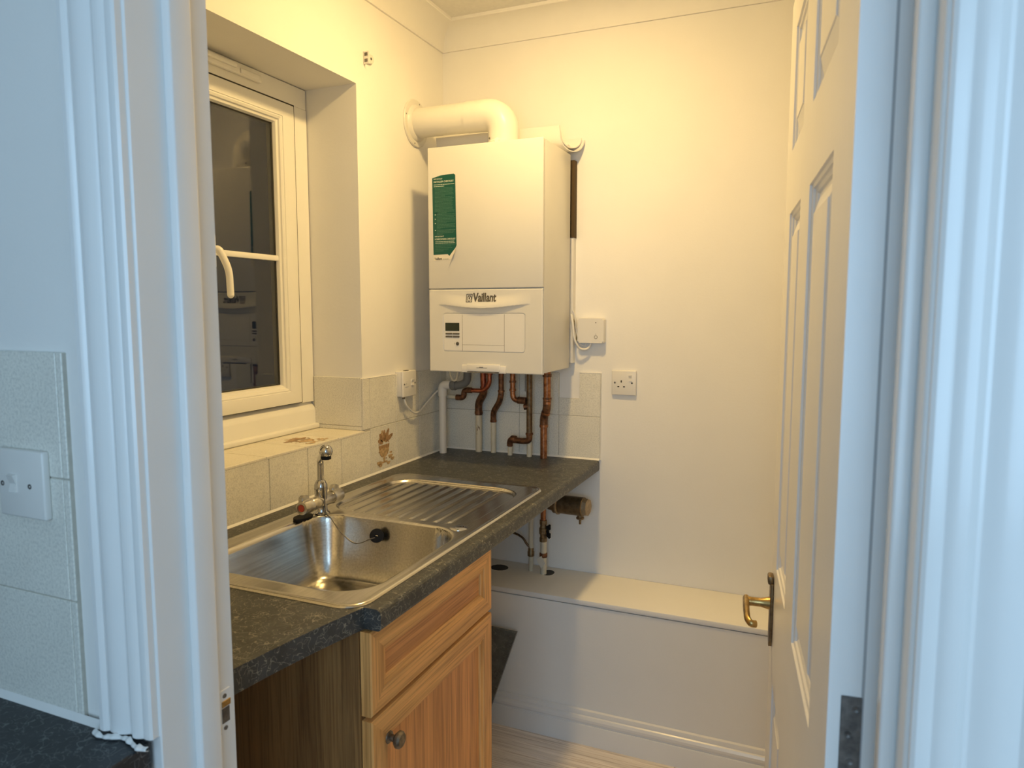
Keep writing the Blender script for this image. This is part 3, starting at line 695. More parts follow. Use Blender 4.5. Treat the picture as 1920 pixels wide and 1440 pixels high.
# ---------------- mixer tap
TX, TY = 0.137, -0.945; TZ = H0+0.0025
tap = thing('mixer_tap', (TX, TY, TZ), 'chrome two-handle mixer tap with swivel spout behind the sink bowl', 'tap')
part('base', lathe(NB(), (TX, TY, TZ), (0, 0, 1), [(0, 0.022), (0.003, 0.022), (0.006, 0.017), (0.012, 0.0155), (0.03, 0.0155), (0.060, 0.0165), (0.066, 0.0175)], 24), M['chrome'], tap)
part('body', lathe(NB(), (TX, TY, TZ+0.064), (0, 0, 1), [(0, 0.0165), (0.004, 0.0168), (0.012, 0.0165), (0.016, 0.0145), (0.022, 0.0120), (0.024, 0.010)], 24), M['chrome'], tap)
part('collar', lathe(NB(), (TX, TY, TZ+0.0615), (0, 0, 1), [(0, 0.0150), (0.003, 0.0150)], 24), M['hinge'], tap)
zb = TZ+0.032
part('crossbar', lathe(NB(), (TX, TY-0.042, zb), (0, 1, 0), [(0, 0.0155), (0.002, 0.0165), (0.082, 0.0165), (0.084, 0.0155)], 24), M['chromedull'], tap)
for sg, capm in ((-1, 'red'), (1, 'blue')):
    hk = part('handle', lathe(NB(), (TX, TY+sg*0.043, zb), (0, sg, 0), [(0, 0.0165), (0.002, 0.0182), (0.031, 0.0185), (0.036, 0.0170), (0.037, 0.0115), (0.035, 0.011), (0.035, 0)], 24), M['chromedull'], tap)
    part('cap', lathe(NB(), (TX, TY+sg*0.0785, zb), (0, sg, 0), [(0, 0.0095), (0.0012, 0.009), (0.0016, 0)], 18), M[capm], hk)
    bm = NB(); prism(bm, [(TY+sg*0.046, zb+0.014), (TY+sg*0.077, zb+0.014), (TY+sg*0.075, zb+0.026), (TY+sg*0.066, zb+0.0305), (TY+sg*0.054, zb+0.0295), (TY+sg*0.048, zb+0.024)], TX-0.012, TX+0.002, 'x')
    bmesh.ops.bevel(bm, geom=bm.edges[:], offset=0.002, segments=2, affect='EDGES'); part('lever', bm, M['chromedull'], hk)
sd = Vector((0.70, -0.71, 0)).normalized()
P0 = Vector((TX, TY, TZ+0.08))
bm = NB(); tube(bm, fillet([P0, P0+Vector((0, 0, 0.062)), P0+Vector((0, 0, 0.080))+sd*0.050, P0+Vector((0, 0, 0.103))+sd*0.118], 0.014, 6), 0.0085, 18)
sp = part('spout', bm, M['chrome'], tap)
e = P0+Vector((0, 0, 0.104))+sd*0.124
bm = NB(); bmesh.ops.create_uvsphere(bm, u_segments=24, v_segments=14, radius=0.0165); bmesh.ops.translate(bm, verts=bm.verts, vec=e+Vector((0, 0, 0.002))); part('spout_end', bm, M['chrome'], tap)
part('aerator', lathe(NB(), e+Vector((0, 0, -0.010)), (0, 0, -1), [(0, 0.0125), (0.007, 0.0125), (0.008, 0.010), (0.004, 0.0)], 20), M['black'], tap)
# black gasket pad under the hot side
part('gasket', prism(NB(), ell(TX-0.012, TY-0.058, 0.020, 0.030, 20), TZ-0.001, TZ+0.005), M['black'], tap)
# plug parked in the overflow, on its ball chain
plug = thing('sink_plug', (0.315, -0.960, 0.86), 'black rubber sink plug on a ball chain hanging against the bowl wall', 'plug')
pn = Vector((0.42, -0.80, 0.34)).normalized(); pc = Vector((0.318, -0.9625, 0.8790))
part('stopper', lathe(NB(), pc-pn*0.010, pn, [(0, 0.0145), (0.007, 0.0160), (0.012, 0.0178), (0.014, 0.0172), (0.0148, 0.014), (0.0142, 0)], 26), M['black'], plug)
bm = NB(); rr = [pc+pn*0.006+Vector((0, 0, -0.002))+(Vector((1, 0, 0))*math.cos(a)*0.0055+(pn*0.9+Vector((0, 0, 0.2)))*math.sin(a)*0.008) for a in [PI*k/8 for k in range(9)]]
tube(bm, rr, 0.0011, 8); part('ring', bm, M['chrome'], plug)
c0 = Vector((TX+0.014, TY-0.008, TZ+0.085)); c1 = Vector((TX+0.0195, TY-0.010, TZ+0.004)); c2 = pc+pn*0.012+Vector((-0.004, 0, -0.006))
path = [c0, c0.lerp(c1, 0.5)+Vector((0.002, -0.001, 0)), c1]
ctrl = [c1, Vector((0.200, -0.985, 0.9130)), Vector((0.232, -0.990, 0.884)), Vector((0.270, -0.985, 0.860)), c2+Vector((-0.012, -0.004, -0.004)), c2]
cur = []
for i in range(len(ctrl)-1):
    p0 = ctrl[max(0, i-1)]; p1 = ctrl[i]; p2 = ctrl[i+1]; p3 = ctrl[min(len(ctrl)-1, i+2)]
    for k in range(8):
        t = k/8; cur.append(0.5*((2*p1)+(p2-p0)*t+(2*p0-5*p1+4*p2-p3)*t*t+(3*p1-p0-3*p2+p3)*t**3))
cur.append(c2)
bm = NB(); tube(bm, path+cur[1:], lambda t: 0.0013+0.0005*(1 if int(t*160) % 2 else 0), 8); part('chain', bm, M['hinge'], plug)

# ---------------- oak base cabinet under the sink
cab = thing('base_cabinet', (0.3, -1.145, 0), 'oak base cabinet with framed drawer front and door under the sink', 'cabinet')
CY0, CY1, CFX, CT = -1.408, -0.884, 0.578, H0-WT-0.0005
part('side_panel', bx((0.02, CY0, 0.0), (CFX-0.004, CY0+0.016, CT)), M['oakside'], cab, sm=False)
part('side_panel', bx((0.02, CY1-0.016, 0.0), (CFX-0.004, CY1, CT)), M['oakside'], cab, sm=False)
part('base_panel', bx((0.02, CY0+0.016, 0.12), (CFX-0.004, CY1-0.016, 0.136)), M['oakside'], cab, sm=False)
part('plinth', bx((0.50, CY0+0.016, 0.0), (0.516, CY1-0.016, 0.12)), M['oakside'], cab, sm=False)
def framed_front(name, y0, y1, z0, z1, fwid, vertical_panel):
    root = thing('tmp', (CFX, y0, z0)); bpy.data.objects.remove(root, do_unlink=True)
    x0, x1 = CFX-0.002, CFX+0.020
    bm = NB(); box(bm, (x0, y0+0.02, z0+0.02), (x1-0.009, y1-0.02, z1-0.02))
    fr = part(name, bm, M['oakpanel'] if vertical_panel else M['oakpanely'], cab, sm=False)
    # stepped inner edge profile: mitred rails and stiles
    prof_in = [(0.0, x1-0.0025), (0.003, x1), (fwid-0.016, x1), (fwid-0.014, x1-0.003), (fwid-0.006, x1-0.004), (fwid-0.003, x1-0.009), (fwid, x1-0.010), (fwid, x0+0.004), (0.0, x0)]
    def member(nm, side):
        bm = NB(); A = []; B = []
        for d, x in prof_in:
            if side == 'top': p, q = (x, y0+d, z1-d), (x, y1-d, z1-d)
            elif side == 'bot': p, q = (x, y0+d, z0+d), (x, y1-d, z0+d)
            elif side == 'l': p, q = (x, y0+d, z0+d), (x, y0+d, z1-d)
            else: p, q = (x, y1-d, z0+d), (x, y1-d, z1-d)
            A.append(bm.verts.new(p)); B.append(bm.verts.new(q))
        n = len(A)
        for k in range(n): bm.faces.new((A[k], A[(k+1) % n], B[(k+1) % n], B[k]))
        bm.faces.new(A); bm.faces.new(B[::-1])
        part(nm, bm, M['oaky'] if side in ('top', 'bot') else M['oakz'], fr, ang=20)
    for s, nm in (('top', 'rail'), ('bot', 'rail'), ('l', 'stile'), ('r', 'stile')): member(nm, s)
    return fr
framed_front('drawer_front', CY0+0.002, CY1-0.002, 0.706, CT-0.004, 0.058, False)
cdoor = framed_front('door', CY0+0.002, CY1-0.002, 0.125, 0.697, 0.062, True)
bm = NB(); lathe(bm, (CFX+0.019, -1.352, 0.640), (1, 0, 0), [(0, 0.012), (0.003, 0.0115), (0.006, 0.0065), (0.013, 0.0065), (0.017, 0.0125), (0.021, 0.0160), (0.026, 0.0160), (0.030, 0.0125), (0.0315, 0)], 24)
part('knob', bm, M['knob'], cdoor)

# ---------------- worktop offcut leaning against the boxing
bm = NB(); prism(bm, [(0.05, 0.004), (0.312, 0.004), (0.418, 0.358), (0.05, 0.366)], 0.0, 0.012, 'y')
for v in bm.verts:
    lean = 0.02+0.055*(1-v.co.z/0.36)
    v.co.y = -0.262-lean-v.co.y
top('worktop_offcut', bm, M['offcut'], 'dark grey offcut board leaning against the pipe casing behind the oak cabinet', 'board', sm=False)

# ---------------- boiler
BX0, BX1, BY0, BY1, BZ0, BZ1 = 0.1145, 0.5195, -0.325, -0.056, 1.2365, 1.9665
bo = thing('wall_boiler', (0.317, -0.19, BZ0), 'white wall-hung gas boiler with green sticker and control panel above the worktop', 'boiler')
part('casing', bx((BX0+0.001, BY0+0.014, BZ0+0.003), (BX1-0.001, BY1, BZ1-0.001), 0.003, 2), M['enamel'], bo)
part('mounting_frame', bx((BX0+0.02, BY1, BZ0+0.02), (BX1-0.03, -0.002, BZ1-0.05)), M['plastic'], bo, sm=False)
part('backing_strip', bx((BX1-0.014, -0.030, 1.690), (BX1+0.004, -0.001, 1.952)), M['darkgap'], bo, sm=False)
part('side_channel', bx((BX1-0.016, -0.028, 1.255), (BX1+0.002, -0.001, 1.690)), M['plastic'], bo, sm=False)
part('upper_cover', bx((BX0, BY0, 1.5105), (BX1, BY0+0.0125, BZ1), 0.003, 3), M['enamel'], bo)
CP = (0.170, 1.307, 0.4575, 1.4275)
def coverfn(u, v):
    x = BX0+(BX1-BX0)*u; z = BZ0+(1.5075-BZ0)*v
    y = BY0
    e = min(x-BX0, BX1-x, z-BZ0, 1.5075-z)
    if e < 0.003: y += 0.003-math.sqrt(max(0, 0.003**2-(0.003-e)**2))
    # curved finger recess under the lettering
    s = (x-0.313)/0.165
    if abs(s) < 1:
        wgt = math.cos(s*PI/2)**0.9; topz = 1.4585-0.0125*math.cos(s*PI/2)**1.5; hgt = 0.003+0.0150*wgt; D = 0.0105*wgt
        if z > topz: y -= D*(1-sstep(0.0, 0.040, z-topz))
        elif z > topz-hgt: y -= D*(1-math.sqrt(max(0, 1-((z-(topz-hgt))/hgt)**2)))
    # groove round the control flap
    d = rr_sdf(x, z, *CP, 0.007)
    y += 0.0030*max(0.0, 1-abs(d+0.0012)/0.0022)
    return Vector((x, y, z))
def conform(bm, lift):
    for v in bm.verts:
        v.co.y = coverfn((v.co.x-BX0)/(BX1-BX0), (v.co.z-BZ0)/(1.5075-BZ0)).y-lift+(v.co.y-BY0)*0.4
    return bm
bm = NB(); grid_surface(bm, 200, 190, coverfn)
for a, b in (((BX0, BY0+0.003, BZ0), (BX1, BY0+0.0125, 1.5075)),): box(bm, (a[0]+0.0002, BY0+0.012, a[2]), (b[0]-0.0002, b[1]+0.0005, b[2]))
part('lower_cover', bm, M['enamel'], bo, ang=50)
# control flap in three fields
yc = BY0-0.0006
cp = part('control_panel', prism(NB(), rrect(CP[0], CP[1], CP[2], CP[3], 0.006, 5), yc, BY0+0.0015, 'y'), M['plastic'], bo, sm=False)
for xx, z0 in ((0.2385, CP[1]), (0.3885, CP[1])): part('flap_joint', bx((xx-0.0005, yc-0.0001, z0), (xx+0.0005, yc+0.001, CP[3]-0.001)), M['knob'], cp, sm=False)
part('flap_joint', bx((0.2385, yc-0.0001, 1.3265), (0.3885, yc+0.001, 1.3273)), M['knob'], cp, sm=False)
part('screen', bx((0.1755, yc-0.0012, 1.3715), (0.2275, yc+0.001, 1.3985), 0.0008), M['screen'], cp)
for r in range(2):
    for c in range(2): part('button', prism(NB(), rrect(0.1765+c*0.0265, 1.3600-r*0.0095, 0.2015+c*0.0265, 1.3650-r*0.0095, 0.0018, 3), yc-0.0014, yc+0.001, 'y'), M['print'], cp, sm=False)
part('reset_button', lathe(NB(), (0.2205, yc+0.0005, 1.3300), (0, -1, 0), [(0, 0.0058), (0.002, 0.0056), (0.0028, 0.004), (0.0028, 0)], 18), M['print'], cp)
part('symbol', bx((0.2095, yc-0.0003, 1.3275), (0.2105, yc+0.0005, 1.3330)), M['print'], cp, sm=False)
# handle clip at the lower edge
cl = part('front_clip', (lambda b: (box(b, (0.2365, BY0-0.0045, BZ0-0.0005), (0.3950, BY0+0.002, BZ0+0.0245), 0.0022, 2), box(b, (0.256, BY0-0.0065, BZ0+0.004), (0.375, BY0, BZ0+0.0285), 0.0022, 2), b)[-1])(NB()), M['plastic'], bo)
part('clip_slot', bx((0.258, BY0-0.0070, BZ0+0.0005), (0.371, BY0-0.003, BZ0+0.0040)), M['hinge'], cl, sm=False)
part('clip_print', bx((0.292, BY0-0.0069, BZ0+0.0158), (0.330, BY0-0.006, BZ0+0.0170)), M['print'], cl, sm=False)
part('clip_print', bx((0.302, BY0-0.0069, BZ0+0.0180), (0.316, BY0-0.006, BZ0+0.0195)), M['print'], cl, sm=False)
# lettering and emblem
part('lettering', conform(place_text('Vaillant', 0.2790, 0.3610, 1.4665, 1.4955, BY0, 0.035), 0.0006), M['print'], bo, sm=False)
em = NB(); a, b, c, d = 0.2545, 1.4655, 0.2765, 1.4930; t = 0.0022
for q in (((a, c), (b, b+t)), ((a, c), (d-t, d)), ((a, a+t), (b, d)), ((c-t, c), (b, d))): box(em, (q[0][0], BY0-0.0006, q[1][0]), (q[0][1], BY0+0.0004, q[1][1]))
ring_o = ell(0.2655, 1.4785, 0.0078, 0.0098, 24); ring_i = ell(0.2655, 1.4785, 0.0062, 0.0080, 24)
vo = [em.verts.new((p[0], BY0-0.0006, p[1])) for p in ring_o]; vi = [em.verts.new((p[0], BY0-0.0006, p[1])) for p in ring_i]
for k in range(24): em.faces.new((vo[k], vo[(k+1) % 24], vi[(k+1) % 24], vi[k]))
for s in (-1, 1): prism(em, [(0.2655+s*0.0004, 1.4780), (0.2655+s*0.0016, 1.4795), (0.2655+s*0.0052, 1.4875), (0.2655+s*0.0034, 1.4880), (0.2655+s*0.0008, 1.4825)], BY0-0.0006, BY0+0.0004, 'y')
prism(em, ell(0.2655, 1.4775, 0.0026, 0.0030, 14), BY0-0.0006, BY0+0.0004, 'y')
part('emblem', conform(em, 0.0006), M['print'], bo, sm=False)
# green sticker, slightly lifted, lower corner peeling
STK = [(0.1320, 1.8690), (0.165, 1.8765), (0.211, 1.8785), (0.2165, 1.8745), (0.2195, 1.6500), (0.2150, 1.6400), (0.1965, 1.6270), (0.1340, 1.6265)]
ysx = BY0-0.0006
stk = part('sticker', prism(NB(), [(0.1320, 1.8690), (0.165, 1.8765), (0.211, 1.8785), (0.2165, 1.8745), (0.2195, 1.6500), (0.2160, 1.6430), (0.2005, 1.6060), (0.1340, 1.6010)], ysx, BY0+0.0004, 'y'), M['label'], bo, sm=False)
part('green_field', prism(NB(), [(0.1320, 1.8690), (0.165, 1.8765), (0.211, 1.8785), (0.2165, 1.8745), (0.2195, 1.6500), (0.2160, 1.6430), (0.1990, 1.6235), (0.1930, 1.6165), (0.1870, 1.6225), (0.1780, 1.6225), (0.1340, 1.6215)], ysx-0.0002, ysx+0.0002, 'y'), M['teal'], stk, sm=False)
yt = ysx-0.0004
fl = NB(); lt = NB()
def tline(bm, x0, x1, z, h):
    x = x0
    while x < x1:
        wlen = min(random.uniform(0.004, 0.013), x1-x); box(bm, (x, yt, z-h/2), (x+wlen, yt+0.0003, z+h/2)); x += wlen+0.0011
part('lettering', place_text('IMPORTANT', 0.1375, 0.170, 1.8630, 1.8672, yt, 0.01, 0.0002), M['labeltext'], stk, sm=False)
part('lettering', place_text('INSTALLER CHECKLIST', 0.1375, 0.2110, 1.8535, 1.8590, yt, 0.02, 0.0002), M['labeltext'], stk, sm=False)
part('lettering', place_text('IMPORTANT', 0.1400, 0.1735, 1.6785, 1.6830, yt, 0.01, 0.0002), M['labeltext'], stk, sm=False)
part('lettering', place_text('HOMEOWNERS CHECKLIST', 0.1400, 0.2160, 1.6690, 1.6745, yt, 0.02, 0.0002), M['labeltext'], stk, sm=False)
part('lettering', place_text('Vaillant', 0.1380, 0.1660, 1.6050, 1.6125, yt, 0.015, 0.0002), M['print'], stk, sm=False)
z = 1.8470
for i, xe in enumerate((0.213, 0.176)): tline(lt, 0.1375, xe, z, 0.0017); z -= 0.0055
for xe in (0.207, 0.208, 0.21, 0.206, 0.208, 0.21, 0.178, 0.205, 0.211, 0.205, 0.208, 0.204, 0.206, 0.207, 0.203, 0.207, 0.208, 0.213, 0.212, 0.184): tline(fl, 0.141, xe, z, 0.0016); z -= 0.0042
z = 1.7560; tline(fl, 0.141, 0.152, z, 0.002); z -= 0.0046
for xe in (0.215, 0.216, 0.21, 0.216, 0.216, 0.214, 0.184, 0.216, 0.215, 0.216, 0.162, 0.216, 0.212, 0.208, 0.17): tline(fl, 0.148, xe, z, 0.0017); z -= 0.0046
for zz in (1.7510, 1.7370, 1.7230, 1.7010): tline(lt, 0.1405, 0.1440, zz, 0.003)
for xe, zz in ((0.211, 1.6640), (0.214, 1.6590)): tline(lt, 0.141, xe, zz, 0.0016)
for xe, zz in ((0.217, 1.6540), (0.199, 1.6490), (0.205, 1.6440), (0.190, 1.6390), (0.172, 1.6340)): tline(fl, 0.141, xe, zz, 0.0016)
tline(fl, 0.169, 0.190, 1.6070, 0.0012)
props(part('fine_print', fl, M['labelfaint'], stk, sm=False), kind='stuff'); props(part('small_print', lt, M['labeltext'], stk, sm=False), kind='stuff')
def curl(u, v):
    a = Vector((0.2005, ysx, 1.6060)); b = Vector((0.2160, ysx, 1.6430)); p = a.lerp(b, u)
    return p+Vector((0.004*v-0.010*v*(1-u), -0.012*v*(1-0.3*v), -0.020*v*(1-0.5*u)))
bm = NB(); grid_surface(bm, 8, 6, curl); part('peeling_corner', bm, M['label'], stk)

# ---------------- flue: wall plate, horizontal pipe, elbow on the boiler top
FY, FZ, FR = -0.205, 2.083, 0.050
fx = 0.335
fl_ = thing('boiler_flue', (fx, FY, BZ1), 'white round flue pipe bending from boiler top into the left wall', 'flue')
bm = NB(); lathe(bm, (0.0005, FY, FZ), (1, 0, 0), [(0, 0.080), (0.003, 0.0805), (0.006, 0.078), (0.0065, 0.070), (0.0062, 0.062), (0.014, 0.056), (0.016, 0.0515), (0.016, FR-0.001)], 48); pl = part('wall_plate', bm, M['flue'], fl_)
for an in (1.3, 2.9, 4.5, 5.9): part('screw', lathe(NB(), (0.0062, FY+0.071*math.cos(an), FZ+0.071*math.sin(an)), (1, 0, 0), [(0, 0.003), (0.0012, 0.0026), (0.0014, 0)], 10), M['hinge'], pl)
bm = NB(); tube(bm, [(0.004, FY, FZ), (0.262, FY, FZ)], FR-0.0012, 40); part('horizontal_pipe', bm, M['flue'], fl_)
bm = NB(); lathe(bm, (0.205, FY, FZ), (1, 0, 0), [(0, FR-0.001), (0.0005, FR+0.0008), (0.058, FR+0.0008)], 40); part('joint_sleeve', bm, M['flue'], fl_)
ex = fx-0.058
pts = [(ex-0.02, FY, FZ), (ex, FY, FZ)]
for k in range(1, 11):
    a = PI/2*k/10; pts.append((ex+0.058*math.sin(a), FY, FZ-0.058*(1-math.cos(a))))
pts.append((fx, FY, BZ1+0.022))
bm = NB(); tube(bm, pts, FR+0.0015, 40); el = part('elbow', bm, M['flue'], fl_)
bm = NB(); lathe(bm, (fx, FY, BZ1-0.001), (0, 0, 1), [(0, FR+0.006), (0.004, FR+0.006), (0.005, FR+0.0035), (0.024, FR+0.0030), (0.026, FR+0.001)], 40); cf = part('collar', bm, M['flue'], fl_)
for an, zz in ((4.05, 0.013), (4.05, 0.032)): part('screw', lathe(NB(), (fx+(FR+0.002)*math.cos(an), FY+(FR+0.002)*math.sin(an), BZ1+zz), (math.cos(an), math.sin(an), 0), [(0, 0.0035), (0.0025, 0.003), (0.003, 0)], 10), M['hinge'], cf)
an = 4.72; part('test_cap', lathe(NB(), (fx+(FR)*math.cos(an), FY+(FR)*math.sin(an), BZ1+0.018), (math.cos(an), math.sin(an), 0.15), [(0, 0.009), (0.009, 0.0088), (0.011, 0.007), (0.0115, 0)], 18), M['plastic'], cf)

# ---------------- half-round plastic channel lying on the boiler's back edge
gut = thing('plastic_channel', (0.29, -0.05, BZ1), 'white half-round plastic channel lying behind the boiler top', 'channel')
gp = []
for k in range(15):
    a = math.radians(175+185*k/14); gp.append((math.cos(a)*0.050, math.sin(a)*0.046))
def gutter(bm, x0, x1, cy, cz, th, extra):
    outer = [(cy+p[0], cz+p[1]) for p in gp]; inner = [(cy+p[0]*(1-th/0.05), cz+p[1]*(1-th/0.05)) for p in gp]
    outer = [(outer[0][0]-0.004, outer[0][1]+extra)]+outer; inner = [(inner[0][0]-0.004, inner[0][1]+extra)]+inner
    prism(bm, outer+inner[::-1], x0, x1, 'x')
bm = NB(); gutter(bm, 0.030, 0.552, -0.058, 2.020, 0.0035, 0.028)
for v in bm.verts:
    if v.co.x > 0.4: v.co.x -= 0.55*(-v.co.y-0.008)
part('trough', bm, M['plastic'], gut, ang=30)
bm = NB(); gutter(bm, 0.36, 0.546, -0.058, 2.026, 0.0035, 0.012)
for v in bm.verts:
    v.co.y = -0.056+(v.co.y+0.058)*0.86; v.co.z = 2.026+(v.co.z-2.026)*0.86
    if v.co.x > 0.5: v.co.x -= 0.55*(-v.co.y-0.008)
part('inner_liner', bm, M['plastic'], gut, ang=30)
part('clip', bx((0.47, -0.070, 1.990), (0.512, -0.040, 1.999), 0.002), M['plastic'], gut)
part('packing_block', bx((0.085, -0.110, BZ1+0.0005), (0.225, -0.085, BZ1+0.030), 0.003), M['plastic'], gut)

# ---------------- receiver box right of the boiler, with its cables
rc = thing('heating_receiver', (0.582, -0.012, 1.326), 'small square white heating receiver box with grey button right of the boiler', 'control box')
rx0, rx1, rz0, rz1 = 0.5385, 0.6335, 1.3265, 1.4115
bm = NB(); prism(bm, rrect(rx0, rz0, rx1, rz1, 0.006, 5), -0.029, -0.001, 'y'); bmesh.ops.bevel(bm, geom=[e for e in bm.edges if all(abs(v.co.y+0.029) < 1e-5 for v in e.verts)], offset=0.004, segments=3, affect='EDGES')
part('cover', bm, M['plastic'], rc)
part('indicator', lathe(NB(), (0.605, -0.0285, 1.3970), (0, -1, 0), [(0, 0.0022), (0.001, 0.002), (0.0012, 0)], 12), M['knob'], rc)
bm = NB(); ro = ell(0.6055, 1.3470, 0.0062, 0.0062, 20); ri = ell(0.6055, 1.3470, 0.0046, 0.0046, 20)
vo = [bm.verts.new((p[0], -0.0294, p[1])) for p in ro]; vi = [bm.verts.new((p[0], -0.0294, p[1])) for p in ri]
for k in range(20): bm.faces.new((vo[k], vo[(k+1) % 20], vi[(k+1) % 20], vi[k]))
part('button_ring', bm, M['knob'], rc, sm=False)
part('button_mark', bx((0.6050, -0.0294, 1.3555), (0.6060, -0.0288, 1.3590)), M['knob'], rc, sm=False)
bm = NB(); tube(bm, fillet([(0.521, -0.045, 1.425), (0.5275, -0.050, 1.400), (0.533, -0.046, 1.335), (0.548, -0.030, 1.304), (0.572, -0.020, 1.303), (0.582, -0.016, 1.318), (0.583, -0.014, 1.328)], 0.03, 6), 0.0042, 12); part('cable', bm, M['plastic'], rc)
bm = NB(); tube(bm, fillet([(0.521, -0.030, 1.440), (0.530, -0.026, 1.415), (0.532, -0.020, 1.360), (0.545, -0.012, 1.318), (0.562, -0.010, 1.312), (0.566, -0.012, 1.328)], 0.02, 5), 0.0022, 10); part('cable', bm, M['plastic'], rc)
bm = NB(); tube(bm, fillet([(0.521, -0.020, 1.410), (0.530, -0.015, 1.380), (0.531, -0.012, 1.345), (0.527, -0.012, 1.320)], 0.02, 5), 0.002, 8); part('earth_wire', bm, M['brass'], rc)

# ---------------- sockets
so = thing('socket_outlet', (0.702, 0, 1.145), 'white single switched power socket on the bare wall right of the tiles', 'socket')
a0, a1, b0, b1 = 0.6590, 0.7450, 1.1465, 1.2325
part('plate', bx((a0, -0.0105, b0), (a1, 0, b1), 0.0028, 3), M['plastic'], so)
yy = -0.0107
part('earth_slot', bx((0.6915, yy-0.0002, 1.1905), (0.6955, yy+0.002, 1.1985)), M['black'], so, sm=False)
for xx in (0.680, 0.7000): part('pin_slot', bx((xx, yy-0.0002, 1.1740), (xx+0.0066, yy+0.002, 1.1780)), M['black'], so, sm=False)
for xx in (0.6705, 0.7310): part('screw', lathe(NB(), (xx, yy, 1.1895), (0, -1, 0), [(0, 0.0034), (0.0006, 0.0030), (0.0002, 0.001), (0.0001, 0)], 12), M['hinge'], so)
part('rocker', (lambda b: prism(b, [(-0.0095, 1.1955), (-0.0130, 1.1960), (-0.0118, 1.2060), (-0.0155, 1.2165), (-0.0095, 1.2170)], 0.7195, 0.7295, 'x'))(NB()), M['plastic'], so, sm=False)
fs = thing('fused_spur', (TT, -0.318, 1.145), 'white fused switch box on the left tiles with a white cable below', 'switch')
fz0, fz1, fy0, fy1 = 1.146, 1.2340, -0.362, -0.276
part('back_box', bx((0.0, fy0+0.002, fz0+0.001), (TT+0.017, fy1-0.002, fz1-0.001), 0.002, 2), M['plastic'], fs)
part('plate', bx((TT+0.017, fy0, fz0), (TT+0.026, fy1, fz1), 0.0028, 3), M['plastic'], fs)
part('fuse_holder', bx((TT+0.025, -0.352, 1.180), (TT+0.0275, -0.330, 1.201), 0.001), M['plastic'], fs); 
for dy in (-0.355, -0.344): part('screw', lathe(NB(), (TT+0.0258, dy, 1.190), (1, 0, 0), [(0, 0.0030), (0.002, 0.0026), (0.0008, 0.001), (0.0004, 0)], 10), M['hinge'], fs)
part('rocker', (lambda b: prism(b, [(TT+0.025, 1.183), (TT+0.030, 1.1835), (TT+0.027, 1.193), (TT+0.031, 1.204), (TT+0.025, 1.2045)], -0.310, -0.297, 'y'))(NB()), M['plastic'], fs, sm=False)
part('screw', lathe(NB(), (TT+0.0258, -0.285, 1.190), (1, 0, 0), [(0, 0.0032), (0.001, 0.0028), (0.0004, 0)], 10), M['hinge'], fs)
part('top_knockout', bx((0.010, -0.325, fz1-0.0008), (0.020, -0.303, fz1+0.0006)), M['black'], fs, sm=False)
bm = NB(); tube(bm, fillet([(TT+0.014, -0.340, 1.148), (TT+0.016, -0.332, 1.118), (0.024, -0.285, 1.082), (0.020, -0.235, 1.080), (0.016, -0.170, 1.108), (0.017, -0.100, 1.142), (0.052, -0.045, 1.175), (0.092, -0.060, 1.200), (0.094, -0.065, 1.2400)], 0.05, 8), 0.0036, 10); part('cable', bm, M['plastic'], fs)
part('cable_grommet', lathe(NB(), (TT+0.0135, -0.3405, 1.138), (0, 0, 1), [(0, 0.0045), (0.009, 0.0055)], 12), M['knob'], fs)

# ---------------- pipes between boiler and worktop
def pipe_thing(name, loc, label, cat='pipe', group=None): return thing(name, loc, label, cat, group)
def seg(par, name, pts, r, mat, fr=0.0, n=14, nb=5):
    bm = NB(); tube(bm, fillet(pts, fr, nb) if fr else pts, r, n); return part(name, bm, M[mat], par)
def ringc(par, name, p, ax, r, h, mat):
    return part(name, lathe(NB(), Vector(p)-Vector(ax).normalized()*h/2, ax, [(0, r), (h*0.1, r*1.06), (h*0.9, r*1.06), (h, r)], 16), M[mat], par)
BT = BZ0+0.004
# white condensate waste pipe
p = pipe_thing('waste_pipe', (0.043, -0.105, H0), 'white plastic waste pipe with elbow standing on the worktop near the corner')
seg(p, 'upright', [(0.043, -0.105, H0+0.0005), (0.043, -0.105, 1.140)], 0.0135, 'plastic')
seg(p, 'elbow', [(0.043, -0.105, 1.125), (0.043, -0.105, 1.166), (0.078, -0.105, 1.166)], 0.0165, 'plastic', 0.024, 18, 8)
seg(p, 'grey_connector', [(0.074, -0.105, 1.165), (0.113, -0.105, 1.165), (0.146, -0.107, 1.180), (0.150, -0.112, 1.215), (0.150, -0.112, BT)], 0.0145, 'greyplastic', 0.03, 18, 8)
ringc(p, 'coupling', (0.090, -0.105, 1.165), (1, 0, 0), 0.0165, 0.018, 'greyplastic')
seg(p, 'clear_hose', [(0.098, -0.15, BT), (0.100, -0.15, 1.205), (0.112, -0.15, 1.186), (0.124, -0.15, 1.190), (0.130, -0.15, 1.215), (0.130, -0.15, BT)], 0.0032, 'creampipe', 0.012, 10)
